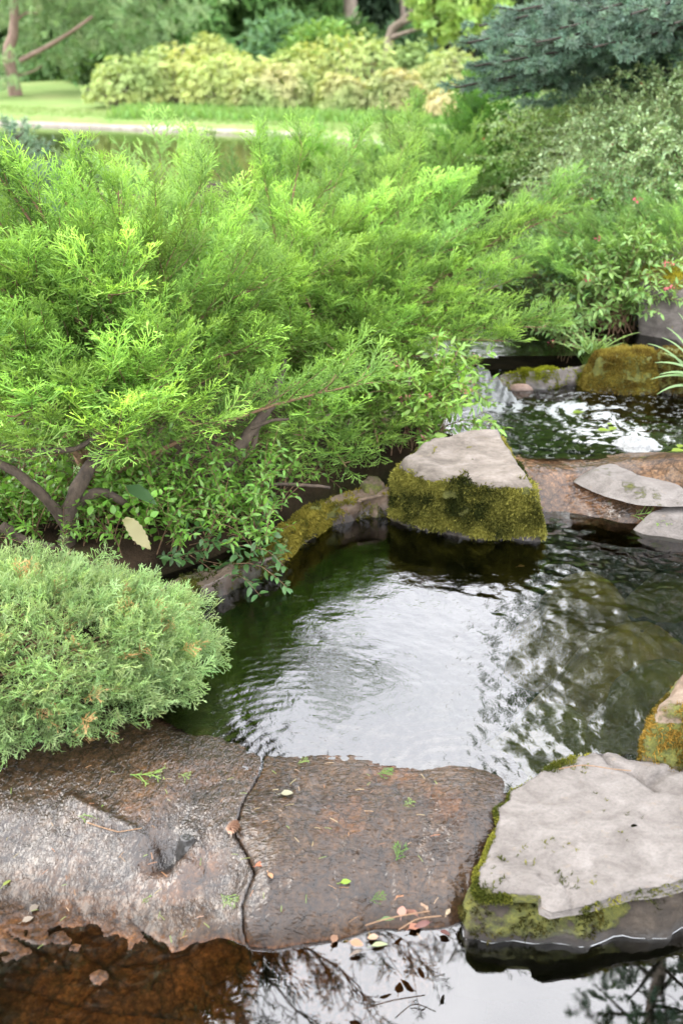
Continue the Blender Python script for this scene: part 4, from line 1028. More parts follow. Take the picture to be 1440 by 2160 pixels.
# ------------------------------------------------------------------ the big spreading juniper
JA = np.array([-.86, 2.77, .15]); JB = np.array([-.20, 4.0, .3])
tips = [(-60, 360, 2.95, 0), (140, 390, 3.3, 0), (330, 460, 3.5, 0), (520, 390, 3.6, 1), (700, 345, 3.6, 1), (850, 330, 3.5, 1), (905, 375, 3.4, 1), (790, 410, 3.3, 1), (1190, 415, 3.3, 1), (1060, 500, 3.1, 1), (1095, 545, 3.15, 1),
        (1040, 600, 3.0, 1), (1145, 678, 3.05, 1), (1010, 705, 2.95, 1), (935, 800, 2.95, 1), (880, 880, 2.9, 1), (800, 950, 2.9, 1), (730, 985, 2.85, 1), (640, 930, 2.7, 1), (-40, 720, 2.5, 0), (-60, 560, 2.7, 0), (30, 880, 2.45, 0), (120, 940, 2.4, 0), (270, 950, 2.35, 0),
        (420, 900, 2.35, 0), (520, 740, 2.35, 0), (540, 660, 2.4, 0), (330, 800, 2.35, 0), (200, 830, 2.4, 0), (640, 620, 2.5, 1), (700, 750, 2.6, 1), (820, 700, 2.7, 1), (860, 600, 2.85, 1), (950, 440, 3.2, 1)]
limbs = []
def jy(px, py):
    T = np.interp(px, [0, 350, 500, 680, 820, 950, 1200], [.86, .76, .66, .57, .52, .51, .52]); d = RAD(PITCH) + math.atan((py - 1080) / FX)
    return 3.04 / (T + math.tan(max(d, .02)))
def wood_start(k, f): # points part way along the hidden main stems
    return (JA + np.array([.10, .40, .30]) * f * 1.5) if k == 0 else (JB + np.array([rng.uniform(-.35, .35), rng.uniform(0, .25), .05 + rng.uniform(-.1, .15)]))
for px, py, y, k in tips:
    py = py + (35 if py < 420 else 0); e = W(px, py, jy(px, py)); s = wood_start(k, .6); m = (s + e) / 2 + np.array([0, .10, .10])
    limbs.append(bez(s, m, e, 16))
hero_n = len(limbs); thin = [.62] * hero_n
for px, py, y, k in [(870, 275, 0, 1), (760, 290, 0, 1), (640, 300, 0, 1), (545, 320, 0, 1), (430, 380, 0, 0), (250, 400, 0, 0), (160, 350, 0, 0), (40, 380, 0, 0), (-20, 350, 0, 0), (1010, 470, 0, 1), (1130, 460, 0, 1), (1200, 400, 0, 1), (1080, 590, 0, 1), (1000, 640, 0, 1), (1150, 690, 0, 1), (1070, 720, 0, 1), (960, 760, 0, 1), (930, 400, 0, 1), (980, 390, 0, 1)]:
    e = W(px, py, jy(px, py) - .05); s = wood_start(k, .8); m = (s + e) / 2 + np.array([0, .05, .10 + rng.normal(0, .03)]); limbs.append(bez(s, m, e, 16)); thin.append(.45)
for q in range(84):
    px = rng.uniform(-120, 900); py = rng.uniform(450, 960)
    lim = 890 - max(0, py - 560) * .05
    if px > lim: px = rng.uniform(-100, lim)
    e = W(px, py, jy(px, py) + rng.uniform(-.02, .40)); k = 0 if px < 480 + rng.normal(0, 120) else 1
    s = wood_start(k, rng.uniform(.3, 1)); m = (s + e) / 2 + np.array([rng.normal(0, .05), .10, .10 + rng.normal(0, .04)])
    limbs.append(bez(s, m, e, 14))
for q in range(26):   # the far side
    a = rng.uniform(-.3, pi + .3); k = q % 2; s = wood_start(k, rng.uniform(.3, 1)); rr = rng.uniform(.4, .9)
    e = s + np.array([cos(a) * rr * (1.1 if k == 0 else .9), sin(a) * rr, rng.uniform(.15, .4)]); e[0] = min(e[0], .25); limbs.append(bez(s, (s + e) / 2 + np.array([0, 0, .1]), e, 12))
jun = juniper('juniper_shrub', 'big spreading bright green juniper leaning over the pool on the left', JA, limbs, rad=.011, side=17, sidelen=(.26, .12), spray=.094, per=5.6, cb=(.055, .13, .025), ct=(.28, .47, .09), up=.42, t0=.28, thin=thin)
# bare wood that shows under the crown
woods = [([(140, 1160, 2.77), (150, 1080, 2.76), (175, 1010, 2.78), (230, 930, 2.9)], .0305), ([(150, 1120, 2.77), (90, 1040, 2.72), (20, 985, 2.7), (-60, 950, 2.7)], .019), ([(-40, 935, 2.55), (60, 950, 2.55), (140, 955, 2.57), (200, 925, 2.6), (300, 850, 2.9)], .010),
         ([(160, 1070, 2.78), (210, 1040, 2.8), (250, 1052, 2.8), (290, 1085, 2.84)], .018), ([(500, 950, 3.0), (545, 890, 3.05), (575, 845, 3.12), (600, 760, 3.5)], .020), ([(530, 905, 3.0), (570, 885, 3.0), (610, 880, 3.0)], .007),
         ([(330, 1050, 2.95), (420, 1010, 2.98), (520, 960, 3.02), (545, 900, 3.05)], .016), ([(430, 1075, 3.0), (500, 1030, 3.0), (620, 1025, 3.0), (700, 1028, 3.0)], .008), ([(0, 1110, 2.7), (60, 1145, 2.7), (140, 1165, 2.75)], .020)]
for pts, r in woods:
    Pw = cat([W(a, b, y) for a, b, y in pts], 18); Pw = Pw + .012 * np.column_stack([fbm(Pw * 9, 3, seed=160), fbm(Pw * 9, 3, seed=161), fbm(Pw * 9, 3, seed=162)])
    V, Q = tube(Pw, r * (1 - .45 * np.linspace(0, 1, 18)), 9, .09); mk('trunk' if r > .03 else 'limb', V, Q, M_BARK, jun)

# ------------------------------------------------------------------ low grey-green juniper mound, lower left
mb = np.array([-.95, 2.12, .14])
def mound():
    o = thing('juniper_mound', 'low grey-green juniper cushion overhanging the water at the left', 'shrub', mb)
    fol = Acc(); tw = Acc(); c = np.array([-.98, 2.14, .20]); rad = np.array([.66, .34, .215])
    n = 6600
    th = rng.uniform(-pi, pi, n); ph = np.arcsin(rng.uniform(-.12, 1, n)); d = np.column_stack([np.cos(ph) * np.cos(th), np.cos(ph) * np.sin(th), np.sin(ph)])
    u = rng.uniform(.62, 1.0, (n, 1)) ** .6; q = fbm(d * 2.6, 3, seed=170)[:, None]; q2 = fbm(d * 7, 3, seed=171)[:, None]
    p = c + d * rad * u * (1 + .20 * q + .16 * q2)
    x = unit(d * np.array([.8, .8, .75]) + np.array([.12, -.05, .35]) + rng.normal(0, .38, (n, 3)))
    st_ = rng.uniform(size=n) < .05; p[st_] += d[st_] * .035
    # under the rim they hang
    low = p[:, 2] < .2; x[low] = unit(x[low] * np.array([1, 1, .3]) + np.array([0, 0, -.15]))
    dry = rng.uniform(size=(n, 1)) < .03
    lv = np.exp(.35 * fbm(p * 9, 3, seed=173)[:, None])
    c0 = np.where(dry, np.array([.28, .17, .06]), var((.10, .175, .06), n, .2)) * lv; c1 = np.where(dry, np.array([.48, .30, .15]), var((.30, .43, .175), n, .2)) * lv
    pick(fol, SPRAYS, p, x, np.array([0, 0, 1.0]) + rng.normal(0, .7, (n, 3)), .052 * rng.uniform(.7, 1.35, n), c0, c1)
    for k in range(130):
        i = rng.integers(0, n); tw.add(*tube(bez(c + d[i] * rad * .2 - np.array([0, 0, .05]), c + d[i] * rad * .6, p[i], 7), np.linspace(.006, .0012, 7), 4))
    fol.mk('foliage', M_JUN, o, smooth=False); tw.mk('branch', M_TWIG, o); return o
mound()

# ------------------------------------------------------------------ leafy understorey
def path(pts): return cat([W(*p) for p in pts], 10)
stems = []
for k in range(60):
    x0 = rng.uniform(180, 520); b = W(x0, rng.uniform(1090, 1180), rng.uniform(2.9, 3.15)); e = W(x0 + rng.normal(25, 60), rng.uniform(905, 1100), rng.uniform(2.75, 3.05))
    stems.append(bez(b, (b + e) / 2 + np.array([0, .02, .06]), e, 9))
for k in range(120):
    b = G(rng.uniform(-140, 600), rng.uniform(1010, 1185), .18); e = b + np.array([rng.normal(.02, .08), rng.normal(-.03, .05), rng.uniform(.08, .26)])
    stems.append(bez(b, (b + e) / 2 + np.array([0, .01, .05]), e, 8))
us, _ = stem_shrub('leafy_shrub', 'leafy green undergrowth shrub in the shade beneath the big juniper', W(350, 1180, 3.0), stems, LEAF_N, .029, .022, (.10, .22, .03), (.15, .30, .04), side=4, sl=.14, twig=.0022)
stems = []
for k in range(80):
    b = G(rng.uniform(-160, 330), rng.uniform(1000, 1165), .18); e = b + np.array([rng.normal(.02, .08), rng.normal(-.02, .05), rng.uniform(.06, .24)])
    stems.append(bez(b, (b + e) / 2 + np.array([0, .02, .06]), e, 9))
stem_shrub('leafy_shrub', 'fresh green leaves filling the gap behind the juniper trunk', W(150, 1120, 3.4), stems, LEAF_R, .030, .024, (.12, .26, .035), (.18, .34, .05), side=4, sl=.15, twig=.0022)
stems = [path(p) for p in [[(400, 1150, 2.8), (450, 1140, 2.72), (500, 1160, 2.66)], [(430, 1140, 2.8), (500, 1150, 2.7), (560, 1160, 2.65), (600, 1195, 2.62)], [(420, 1180, 2.75), (470, 1190, 2.68), (540, 1190, 2.64), (590, 1225, 2.6), (610, 1245, 2.6)], [(480, 1130, 2.85), (560, 1120, 2.75), (590, 1160, 2.7)], [(400, 1170, 2.75), (450, 1205, 2.66), (480, 1240, 2.62)], [(450, 1190, 2.7), (505, 1215, 2.63), (545, 1235, 2.6)], [(350, 1150, 2.8), (390, 1120, 2.72), (430, 1110, 2.68)], [(330, 1190, 2.8), (360, 1170, 2.7), (400, 1185, 2.66)]]]
stem_shrub('leafy_shrub', 'thin leafy twigs with dark green oval leaves hanging over the dark pool edge', W(430, 1190, 2.8), stems, LEAF, .034, .022, (.06, .14, .04), (.09, .18, .06), side=2, sl=.10, twig=.0018, two=True)
def one_leaf(name, label, cat_, pos, X, Nn, s, cb, ct, T, mat=M_DRY, stalk=0.0):
    a = Acc(); a.add(*scatter(T, [pos], np.array([X], float), np.array([Nn], float), s, cb, ct))
    if stalk:
        d = unit(X); a.add(*[q for q in (lambda VQ: (VQ[0], VQ[1]))(tube(np.array([np.array(pos) - d * stalk, np.array(pos) - d * stalk * .5 + np.array([0, 0, -.002]), np.array(pos)]), .0008, 4))], np.array(cb))
    V, Q, C = a.get(); o = mk(name, V, Q, mat, None, C, pos); tag(o, label, cat_); return o
def toothed(w=.19, n=16):
    V = []; T = []
    for k in range(n + 1):
        t = k / n; ww = w * math.sin(pi * min(1, t * .93 + .07)) ** .8 * (1 + (.14 if k % 2 else -.05)); z = -.34 * t * t + .06 * math.sin(7 * t)
        V += [[t, -ww, z + .07], [t, 0, z], [t, ww, z + .05]]; T += [t] * 3
    Q = []
    for k in range(n):
        b = 3 * k; Q += [[b, b + 1, b + 4, b + 3], [b + 1, b + 2, b + 5, b + 4]]
    return np.array(V), np.array(Q), np.array(T)
TOOTH = toothed()
a, b = W(262, 1095, 2.62), W(318, 1150, 2.56)
one_leaf('yellow_leaf', 'pale yellow toothed leaf standing out in the shade under the big juniper', 'leaf', a, b - a, (.5, -.75, .5), np.linalg.norm(b - a), (.16, .15, .062), (.20, .18, .085), TOOTH)
a, b = W(262, 1022, 2.7), W(325, 1052, 2.62)
one_leaf('broad_leaf', 'single long grey-green leaf hanging above the pale yellow one', 'leaf', a, b - a, (.2, -.6, .8), np.linalg.norm(b - a), (.04, .085, .03), (.05, .10, .04), LEAF_N, M_LEAF)

# ------------------------------------------------------------------ pink spireas
def flowers(o, ends, frac, size=.012, c=(.55, .16, .22), n=16):
    e = ends[rng.uniform(size=len(ends)) < frac]
    for p in e[:40]:
        q = p + rng.normal(0, 1, (n, 3)) * np.array([.009, .009, .004]); V, Q, C = scatter(SMALL, q, rdir(n), rdir(n) + np.array([0, 0, 1]), size, var(c, n, .25))
        mk('flower', V, Q, M_PETAL, o, C, p, False)
b = W(900, 930, 3.55); b[2] = .22
st = arch_stems(b, 46, .34, .36, arch=.25)
o, e = stem_shrub('spirea', 'bright green spirea with fading pink flower heads behind the mossy boulder', b, st, LEAF_N, .042, .026, (0.15, 0.285, 0.045), (0.24, 0.39, 0.09), side=3, sl=.10, twig=.002)
flowers(o, e, .10, .011, (.6, .26, .22))
b = W(1040, 850, 3.8); b[2] = .3
st = [bez(b + np.array([-.2, 0, 0]), W(960, 770, 3.8), W(1040, 740, 3.75), 8), bez(b + np.array([-.2, 0, 0]), W(960, 800, 3.75), W(1060, 800, 3.7), 8), bez(b + np.array([-.2, 0, 0]), W(940, 760, 3.8), W(1000, 750, 3.8), 8), bez(b + np.array([-.2, 0, 0]), W(1000, 830, 3.7), W(1045, 850, 3.65), 8)]
o, e = stem_shrub('spirea', 'thin spirea sprigs with pinkish tips in front of the white cascade', b + np.array([-.2, 0, 0]), st, LEAF_N, .04, .024, (0.18, 0.33, 0.06), (0.3, 0.39, 0.12), side=3, sl=.10, twig=.0018)
flowers(o, e, .3, .012, (.6, .36, .26), 10)
b = W(1290, 720, 4.75); b[2] = .34
st = arch_stems(b, 70, .40, .46, arch=.2)
o, e = stem_shrub('spirea', 'spirea with a few pink flowers above the round mossy rock at the right', b, st, LEAF_N, .042, .030, (0.165, 0.3, 0.075), (0.3, 0.435, 0.15), side=3, sl=.12, twig=.002)
flowers(o, e, .05, .014, (.62, .12, .18))
b = W(1210, 740, 4.5); b[2] = .3
o, e = stem_shrub('spirea', 'small low spirea spilling toward the water left of the round mossy rock', b, arch_stems(b, 22, .22, .20, arch=.2), LEAF_N, .038, .028, (0.165, 0.3, 0.09), (0.285, 0.435, 0.15), side=2, sl=.08, twig=.0018)
flowers(o, e, .06, .012, (.62, .12, .18))
# reed-like leaves at the right edge
def sedge(name, label, base, tips_, w=.012, cb=(.10, .19, .05), ct=(.2, .32, .12)):
    ac = Acc()
    for e in tips_:
        m = (base + e) / 2 + np.array([0, 0, .22 * np.linalg.norm(e - base)]); Pb = bez(base + rng.normal(0, .02, 3), m, e, 10); Tn = unit(np.gradient(Pb, axis=0)); s = unit(np.cross(Tn, [0.3, -.6, .7]))
        ww = w * (1 - np.linspace(0, 1, 10) ** 2.2)[:, None] * .5 + .0006
        V = np.concatenate([Pb - s * ww, Pb + s * ww + np.array([0, 0, .0005])]); Q = np.array([[k, k + 1, k + 11, k + 10] for k in range(9)])
        t = np.linspace(0, 1, 10)[:, None]; c = np.array(cb) * (1 - t) + np.array(ct) * t; ac.add(V, Q, np.concatenate([c, c]))
    V, Q, C = ac.get(); o = mk(name, V, Q, M_LEAF, None, C, base, False); tag(o, label, 'plant'); return o
b = W(1500, 790, 4.0); b[2] = .3
sedge('iris_clump', 'clump of long arching green blades at the right edge of the foaming pool', b, [W(px, py, y) for px, py, y in [(1365, 725, 4.0), (1380, 765, 3.9), (1390, 790, 3.85), (1372, 800, 3.9), (1400, 745, 4.1), (1420, 700, 4.1), (1384, 832, 3.8), (1430, 660, 4.1), (1405, 690, 4.05), (1440, 810, 3.8), (1455, 740, 3.9), (1480, 650, 4.0), (1500, 640, 4.2), (1540, 680, 4.1), (1395, 712, 3.95)]], .014)
b = W(1245, 775, 4.35); b[2] = .31
sedge('grass_tuft', 'small bright grass tuft on the dam left of the round mossy rock', b, [b + np.array([rng.normal(0, .07), rng.normal(0, .05), rng.uniform(.05, .14)]) for _ in range(70)], .005, (.14, .24, .04), (.24, .36, .09))

# ------------------------------------------------------------------ right bank
b = np.array([1.95, 5.0, .38])
lim = [bez(b + np.array([0, 0, .05]), (b + e) / 2 + np.array([0, 0, .10]), e, 10) for e in [W(px, py, y) for px, py, y in [(1150, 480, 5.0), (1080, 585, 4.9), (1130, 560, 4.95), (1180, 510, 5.1), (1230, 480, 5.2), (1300, 470, 5.3), (1120, 580, 4.85), (1190, 600, 4.8), (1250, 560, 4.8), (1350, 480, 5.2), (1420, 470, 5.2), (1300, 540, 4.9), (1380, 540, 4.9), (1450, 530, 4.9), (1240, 620, 4.75), (1340, 570, 4.8), (1430, 500, 5.0), (1200, 555, 4.95), (1280, 510, 5.0), (1400, 600, 4.8)]]]
juniper('juniper_shrub', 'feathery bright green juniper on the right bank with tips reaching left', b, lim, rad=.012, side=16, sidelen=(.28, .14), spray=.10, per=7, cb=(.10, .21, .05), ct=(.27, .44, .12), up=.45, Ts=SPRAYS_LONG)
def coton(label, b, n, R, H, sq, cb, ct, leaf=.021, az=(0, 360), per=.02, berries=40, arch=.3, cat_='shrub', nm='cotoneaster', lt=SMALL):
    st = arch_stems(b, n, R, H, az, sq, arch)
    o, e = stem_shrub(nm, label, b, st, lt, leaf, per, cb, ct, side=6, sl=.22, twig=.0018, droopn=.1, mat=M_LEAF)
    if berries:
        k = rng.integers(0, len(e), min(berries, 60)); b0 = None
        for p in e[k]:
            if b0 is None:
                V, Q, C = scatter(ROS[0], [p], rdir(1), rdir(1), .016, (.50, .10, .07)); b0 = mk('berry', V, Q, M_PETAL, o, C, p, False)
            else:
                c = b0.copy(); COL.objects.link(c); c.location = tuple(p - np.array(o['_w']))
    return o
coton('dark green small-leaved shrub hanging over the shaded water on the right bank', np.array([1.5, 5.45, .38]), 240, .72, .55, (1, .8), (.10, .19, .07), (.18, .30, .11), .024, berries=25)
coton('low dark shrub at the shaded water line left of the spirea', np.array([1.25, 5.0, .36]), 60, .42, .36, (1, .8), (0.064, 0.136, 0.048), (0.112, 0.2, 0.08), .024, berries=0)
coton('large pale grey-green small-leaved shrub with red berries at the right', np.array([2.05, 6.05, .42]), 420, 1.15, .95, (1, .8), (.30, .44, .22), (.52, .66, .38), .025, berries=30, per=.0145)
coton('pale green small-leaved shrub in the middle behind the right bank junipers', np.array([1.75, 7.2, .4]), 240, 1.0, .95, (1, .8), (.24, .38, .14), (.42, .58, .24), .028, berries=30, per=.026)
coton('yellow-green airy shrub under the blue spruce at the right edge', np.array([3.3, 8.3, .45]), 220, 1.3, 1.1, (1, .8), (0.192, 0.272, 0.08), (0.336, 0.432, 0.144), .03, berries=10, per=.028)
coton('broad-leaved green shrub behind the big angular rock', np.array([2.25, 5.45, .45]), 60, .55, .55, (1, .7), (0.112, 0.24, 0.08), (0.192, 0.336, 0.128), .042, berries=0, per=.035, nm='leafy_shrub', lt=LEAF_R)

# ------------------------------------------------------------------ junipers behind
def bgj(label, base, R, H, nl, cb, ct, spray=.13, up=.4, rad=.012, sq=(1, 1), sidelen=(.34, .16), extra=None, lift=.3):
    base = np.array(base, float); lm = fan_limbs(base, nl, R, H, .5, lift=lift, sq=sq)
    for e in extra or []:
        e = np.asarray(e); lm.append(bez(base + np.array([0, 0, .1]), (base + e) / 2 + np.array([0, 0, .12]), e, 10))
    return juniper('juniper_shrub', label, base, lm, rad=rad, side=11, sidelen=sidelen, spray=spray, per=5, cb=cb, ct=ct, up=up, Ts=SPRAYS_LOW)
G1, G2 = (.11, .22, .06), (.28, .45, .13)
bgj('soft green juniper behind the left half of the big juniper', (-.95, 5.3, .15), .95, .46, 44, G1, G2, .12, extra=[W(400, 350, 5.4), W(340, 320, 5.8), W(250, 400, 5.0)])
bgj('feathery juniper in the centre behind the big one, below the pond', (-.25, 6.6, .1), .95, .42, 40, G1, G2, .13, extra=[W(560, 320, 6.5), W(420, 330, 6.6)])
bgj('pale juniper at the left edge behind the big one', (-2.0, 5.6, .15), .85, .38, 34, (0.112, 0.2, 0.08), (0.256, 0.392, 0.176), .13)
bgj('small upright juniper standing before the pond kerb', W(625, 320, 9.2) * np.array([1, 1, 0]) + np.array([0, 0, .1]), .34, .72, 26, (0.096, 0.24, 0.032), (0.24, 0.448, 0.08), .13, up=.9, lift=.8, sidelen=(.22, .12))
bgj('spreading juniper right of centre by the pond end', (.62, 7.6, .2), .95, .75, 42, G1, G2, .13, extra=[W(880, 235, 7.6), W(960, 330, 7.0), W(820, 290, 7.5)])
bgj('dark green upright juniper left of the pale berry shrub', (1.2, 8.0, .35), .55, .95, 38, (0.064, 0.16, 0.0352), (0.16, 0.328, 0.064), .14, up=.9, lift=.6)
bgj('low juniper at the pond bank behind the left soft green one', (-2.3, 7.6, .05), 1.0, .22, 34, G1, G2, .13)
bgj('low juniper on the near pond bank at the centre', (.2, 8.6, .05), .7, .35, 26, G1, G2, .13)
bgj('low bright juniper hugging the bank between the shaded water and the pond', (.1, 5.6, .2), .7, .5, 34, G1, G2, .12)
# young pine at far left, in front of the pond
def pine_sapling(name, label, base, H, R, n, cb, ct):
    o = thing(name, label, 'tree', base); cr = Acc(); tw = Acc(); base = np.asarray(base, float)
    tw.add(*tube(np.array([base, base + np.array([.02, 0, H * .5]), base + np.array([0, 0, H])]), [.02, .014, .006], 6))
    for k in range(n):
        z = H * rng.uniform(.25, 1); a = rng.uniform(0, 6.28); l = R * (1.15 - z / H) * rng.uniform(.6, 1.1) + .06; e = base + np.array([cos(a) * l, sin(a) * l, z + l * .35]); B = bez(base + np.array([0, 0, z]), (base + np.array([0, 0, z]) + e) / 2 - np.array([0, 0, .02]), e, 6)
        tw.add(*tube(B, np.linspace(.007, .003, 6), 4))
        m = 5; u = rng.integers(3, 6, m); pick(cr, SHOOTS, B[u] + rng.normal(0, .02, (m, 3)), unit(rng.normal(0, .4, (m, 3)) + np.array([cos(a), sin(a), .6])), rdir(m), .10 * rng.uniform(.7, 1.3, m), var(cb, m), var(ct, m))
    cr.mk('crown', M_NEEDLE, o, smooth=False); tw.mk('trunk', M_BARK, o); return o
pine_sapling('young_pine', 'young blue-green pine at the left edge in front of the pond', (-2.12, 6.9, .1), 1.0, .30, 46, (0.096, 0.176, 0.096), (0.224, 0.336, 0.208))
pine_sapling('young_pine', 'thin young pine twig tips before the pond, right of the other young pine', (-1.85, 7.4, .1), .82, .22, 22, (0.112, 0.208, 0.08), (0.256, 0.384, 0.176))

# ------------------------------------------------------------------ blue spruce overhead at the right
def blue_spruce():
    base = np.array([3.5, 7.7, .4]); o = thing('blue_spruce', 'blue spruce with low dark-bellied boughs hanging in from the upper right', 'tree', base); H = 11.0
    V, Q = tube(np.array([base + np.array([0, 0, H * t]) for t in np.linspace(-.02, 1, 14)]), .17 * (1 - np.linspace(0, .96, 14)), 10, .04); mk('trunk', V, Q, M_TRUNK, o)
    cr = Acc(); tw = Acc()
    heads = [(960, 185, 6.0, 1.7), (985, 90, 6.0, 1.9), (1010, 55, 6.4, 2.1), (1000, 140, 5.9, 1.8), (1060, 130, 5.6, 1.75), (1080, 190, 6.2, 1.5), (1100, 20, 5.8, 2.1), (1180, 60, 5.6, 2.0), (1250, 100, 5.4, 1.85), (1130, 90, 5.5, 1.9), (1330, 30, 5.3, 2.1), (1420, 50, 5.3, 2.0), (1050, 165, 6.6, 1.5), (1270, 20, 5.7, 2.2), (1200, 140, 6.3, 1.6), (1480, 20, 5.4, 2.2), (1330, 100, 6.1, 1.8), (1120, 215, 7.0, 1.4), (1400, 180, 6.6, 1.5), (1280, 190, 6.9, 1.45)]
    bl = []
    for px, py, y, zr in heads:
        e = W(px, py, y); bl.append((base + np.array([0, 0, zr - base[2]]), e, True))
    for k in range(115):
        z = rng.uniform(2.4, 10.4); R = 2.3 * (1 - z / 11.4) + .2; a = rng.uniform(0, 2 * pi)
        if z < 3.0 and pi * .75 < a < pi * 1.75: continue
        e = base + np.array([cos(a) * R, sin(a) * R, z - .22 * R - base[2]]); bl.append((base + np.array([0, 0, z - base[2]]), e, False))
    for s, e, hero in bl:
        B = bez(s, (s + e) / 2 + np.array([0, 0, .05]), e, 14); tw.add(*tube(B, np.linspace(.026, .005, 14) if hero else np.linspace(.03, .006, 14), 5))
        if hero:
            tt = rng.uniform(.45, 1, 60); pB = B[(tt * 13).astype(int)] + np.array([0, 0, .012]); pick(cr, SHOOTS, pB, unit(np.tile(e - s, (60, 1)) / np.linalg.norm(e - s) + rng.normal(0, .4, (60, 3))), rdir(60), .07 * rng.uniform(.8, 1.25, 60), var((.06, .10, .065), 60), var((.18, .28, .20), 60))
        d = unit(e - s); sdv = unit(np.cross(d, [0, 0, 1.0])); Lb = np.linalg.norm(e - s)
        ns = int(Lb * (26 if hero else 6))
        for q in range(ns):
            t = rng.uniform(.18, 1); p = B[int(t * 13)]; sg = 1 if q % 2 else -1
            l = Lb * .30 * (1.12 - t) * rng.uniform(.6, 1.1) + .12; e2 = p + unit(d * .9 + sdv * sg * rng.uniform(.4, 1.0) + np.array([0, 0, rng.normal(-.10, .06)])) * l
            C = bez(p, (p + e2) / 2 - np.array([0, 0, .03]), e2 + np.array([0, 0, .02]), 6); tw.add(*tube(C, np.linspace(.006, .002, 6), 3))
            m = int(l / (.035 if hero else .13)) + 2
            u = rng.uniform(.35 if t < .55 else .1, 1, m); pp = C[np.minimum((u * 5).astype(int), 4)]
            dd = unit(e2 - p); xs_ = unit(dd + rng.normal(0, .45, (m, 3)) * np.array([1, 1, .5]) + np.array([0, 0, .05]))
            if hero and t < .52: continue
            if t < .4: pp = pp[: m // 3]; xs_ = xs_[: m // 3]
            if len(pp): pick(cr, SHOOTS, pp, xs_, rdir(len(pp)), (.066 if hero else .17) * rng.uniform(.8, 1.25, len(pp)), var((.06, .10, .065), len(pp)), var((.18, .28, .20), len(pp)))
    cr.mk('crown', M_NEEDLE, o, smooth=False); tw.mk('branch', M_DARKTWIG, o); return o
blue_spruce()

# tree beside the path at the left whose boughs mirror in the near pool
tb = np.array([-3.3, 7.9, .2])
tP = np.array([tb, tb + np.array([.05, 0, 2.0]), tb + np.array([.15, -.1, 4.5]), tb + np.array([.2, -.1, 8])])
o = puff_tree('larch_tree', 'larch left of the picture with boughs leaning over the stream, seen mirrored in the pool, with one overhead bough added to block sky', tb, cat(tP, 14), .16, [((-2.6, 7.2, 4.3), (1.6, 1.4, 1.0)), ((-2.3, 6.5, 5.4), (1.5, 1.3, 1.1)), ((-2.0, 5.9, 4.9), (1.0, .9, .7)), ((-.45, 2.55, 5.6), (1.7, 1.15, .6)), ((-3.4, 8.0, 6.8), (1.8, 1.8, 1.5)), ((-3.6, 8.4, 3.4), (1.2, 1.2, .8))], 13500, .34, (.03, .06, .02), (.06, .11, .03), Ts=SHOOTS, mat=M_NEEDLE)  # blob above the slab is added to keep zenith sky out of its reflection
puff_tree('broadleaf_tree', 'big dark broadleaf tree added out of view at the right to darken the pool reflection', np.array([5.9, 13.2, .3]), cat(np.array([(5.9, 13.2, .2), (5.85, 13.2, 4), (5.4, 13.1, 7), (5.0, 13, 11)]), 12), .22, [((4.9, 13, 7.6), (2.4, 2.4, 2.2)), ((5.4, 13.2, 10.5), (2.2, 2.4, 2.0)), ((6.4, 13.4, 6.4), (2.2, 2.2, 1.6))], 1500, .42, (.04, .08, .025), (.08, .14, .04))  # unseen tree, added to darken the right side of the middle pool
fr = Acc(); tw = Acc()
for e in [(-.95, 5.7, 5.0), (-.55, 5.5, 4.9), (-.2, 5.65, 5.0), (.15, 5.45, 5.1), (.55, 5.75, 5.0), (1.0, 5.7, 4.7), (-.7, 5.3, 5.4), (-.05, 5.2, 5.5), (-1.2, 5.4, 5.3)]:
    e = np.array(e); s = tb + np.array([.2, -.1, 3.6]); B = bez(s, (s + e) / 2 + np.array([0, 0, .5]), e, 20); tw.add(*tube(B, np.linspace(.03, .005, 20), 5)); T = unit(np.gradient(B, axis=0))
    for q in range(26):
        i = rng.integers(9, 20); d = unit(T[i] + rng.normal(0, .5, 3) + np.array([.1, -.3, .35])); C = bez(B[i], B[i] + d * .15, B[i] + d * rng.uniform(.25, .5) + np.array([0, -.05, .06]), 6); tw.add(*tube(C, np.linspace(.007, .003, 6), 3))
        m = 4; u = rng.integers(1, 6, m); pick(fr, SPRAYS_LOW, C[u] + rng.normal(0, .01, (m, 3)), unit(d + rng.normal(0, .4, (m, 3))), rdir(m), .17, var((.03, .05, .02), m))
fr.mk('twig_leaves', M_NEEDLE, o, smooth=False); tw.mk('bough', M_TRUNK, o)

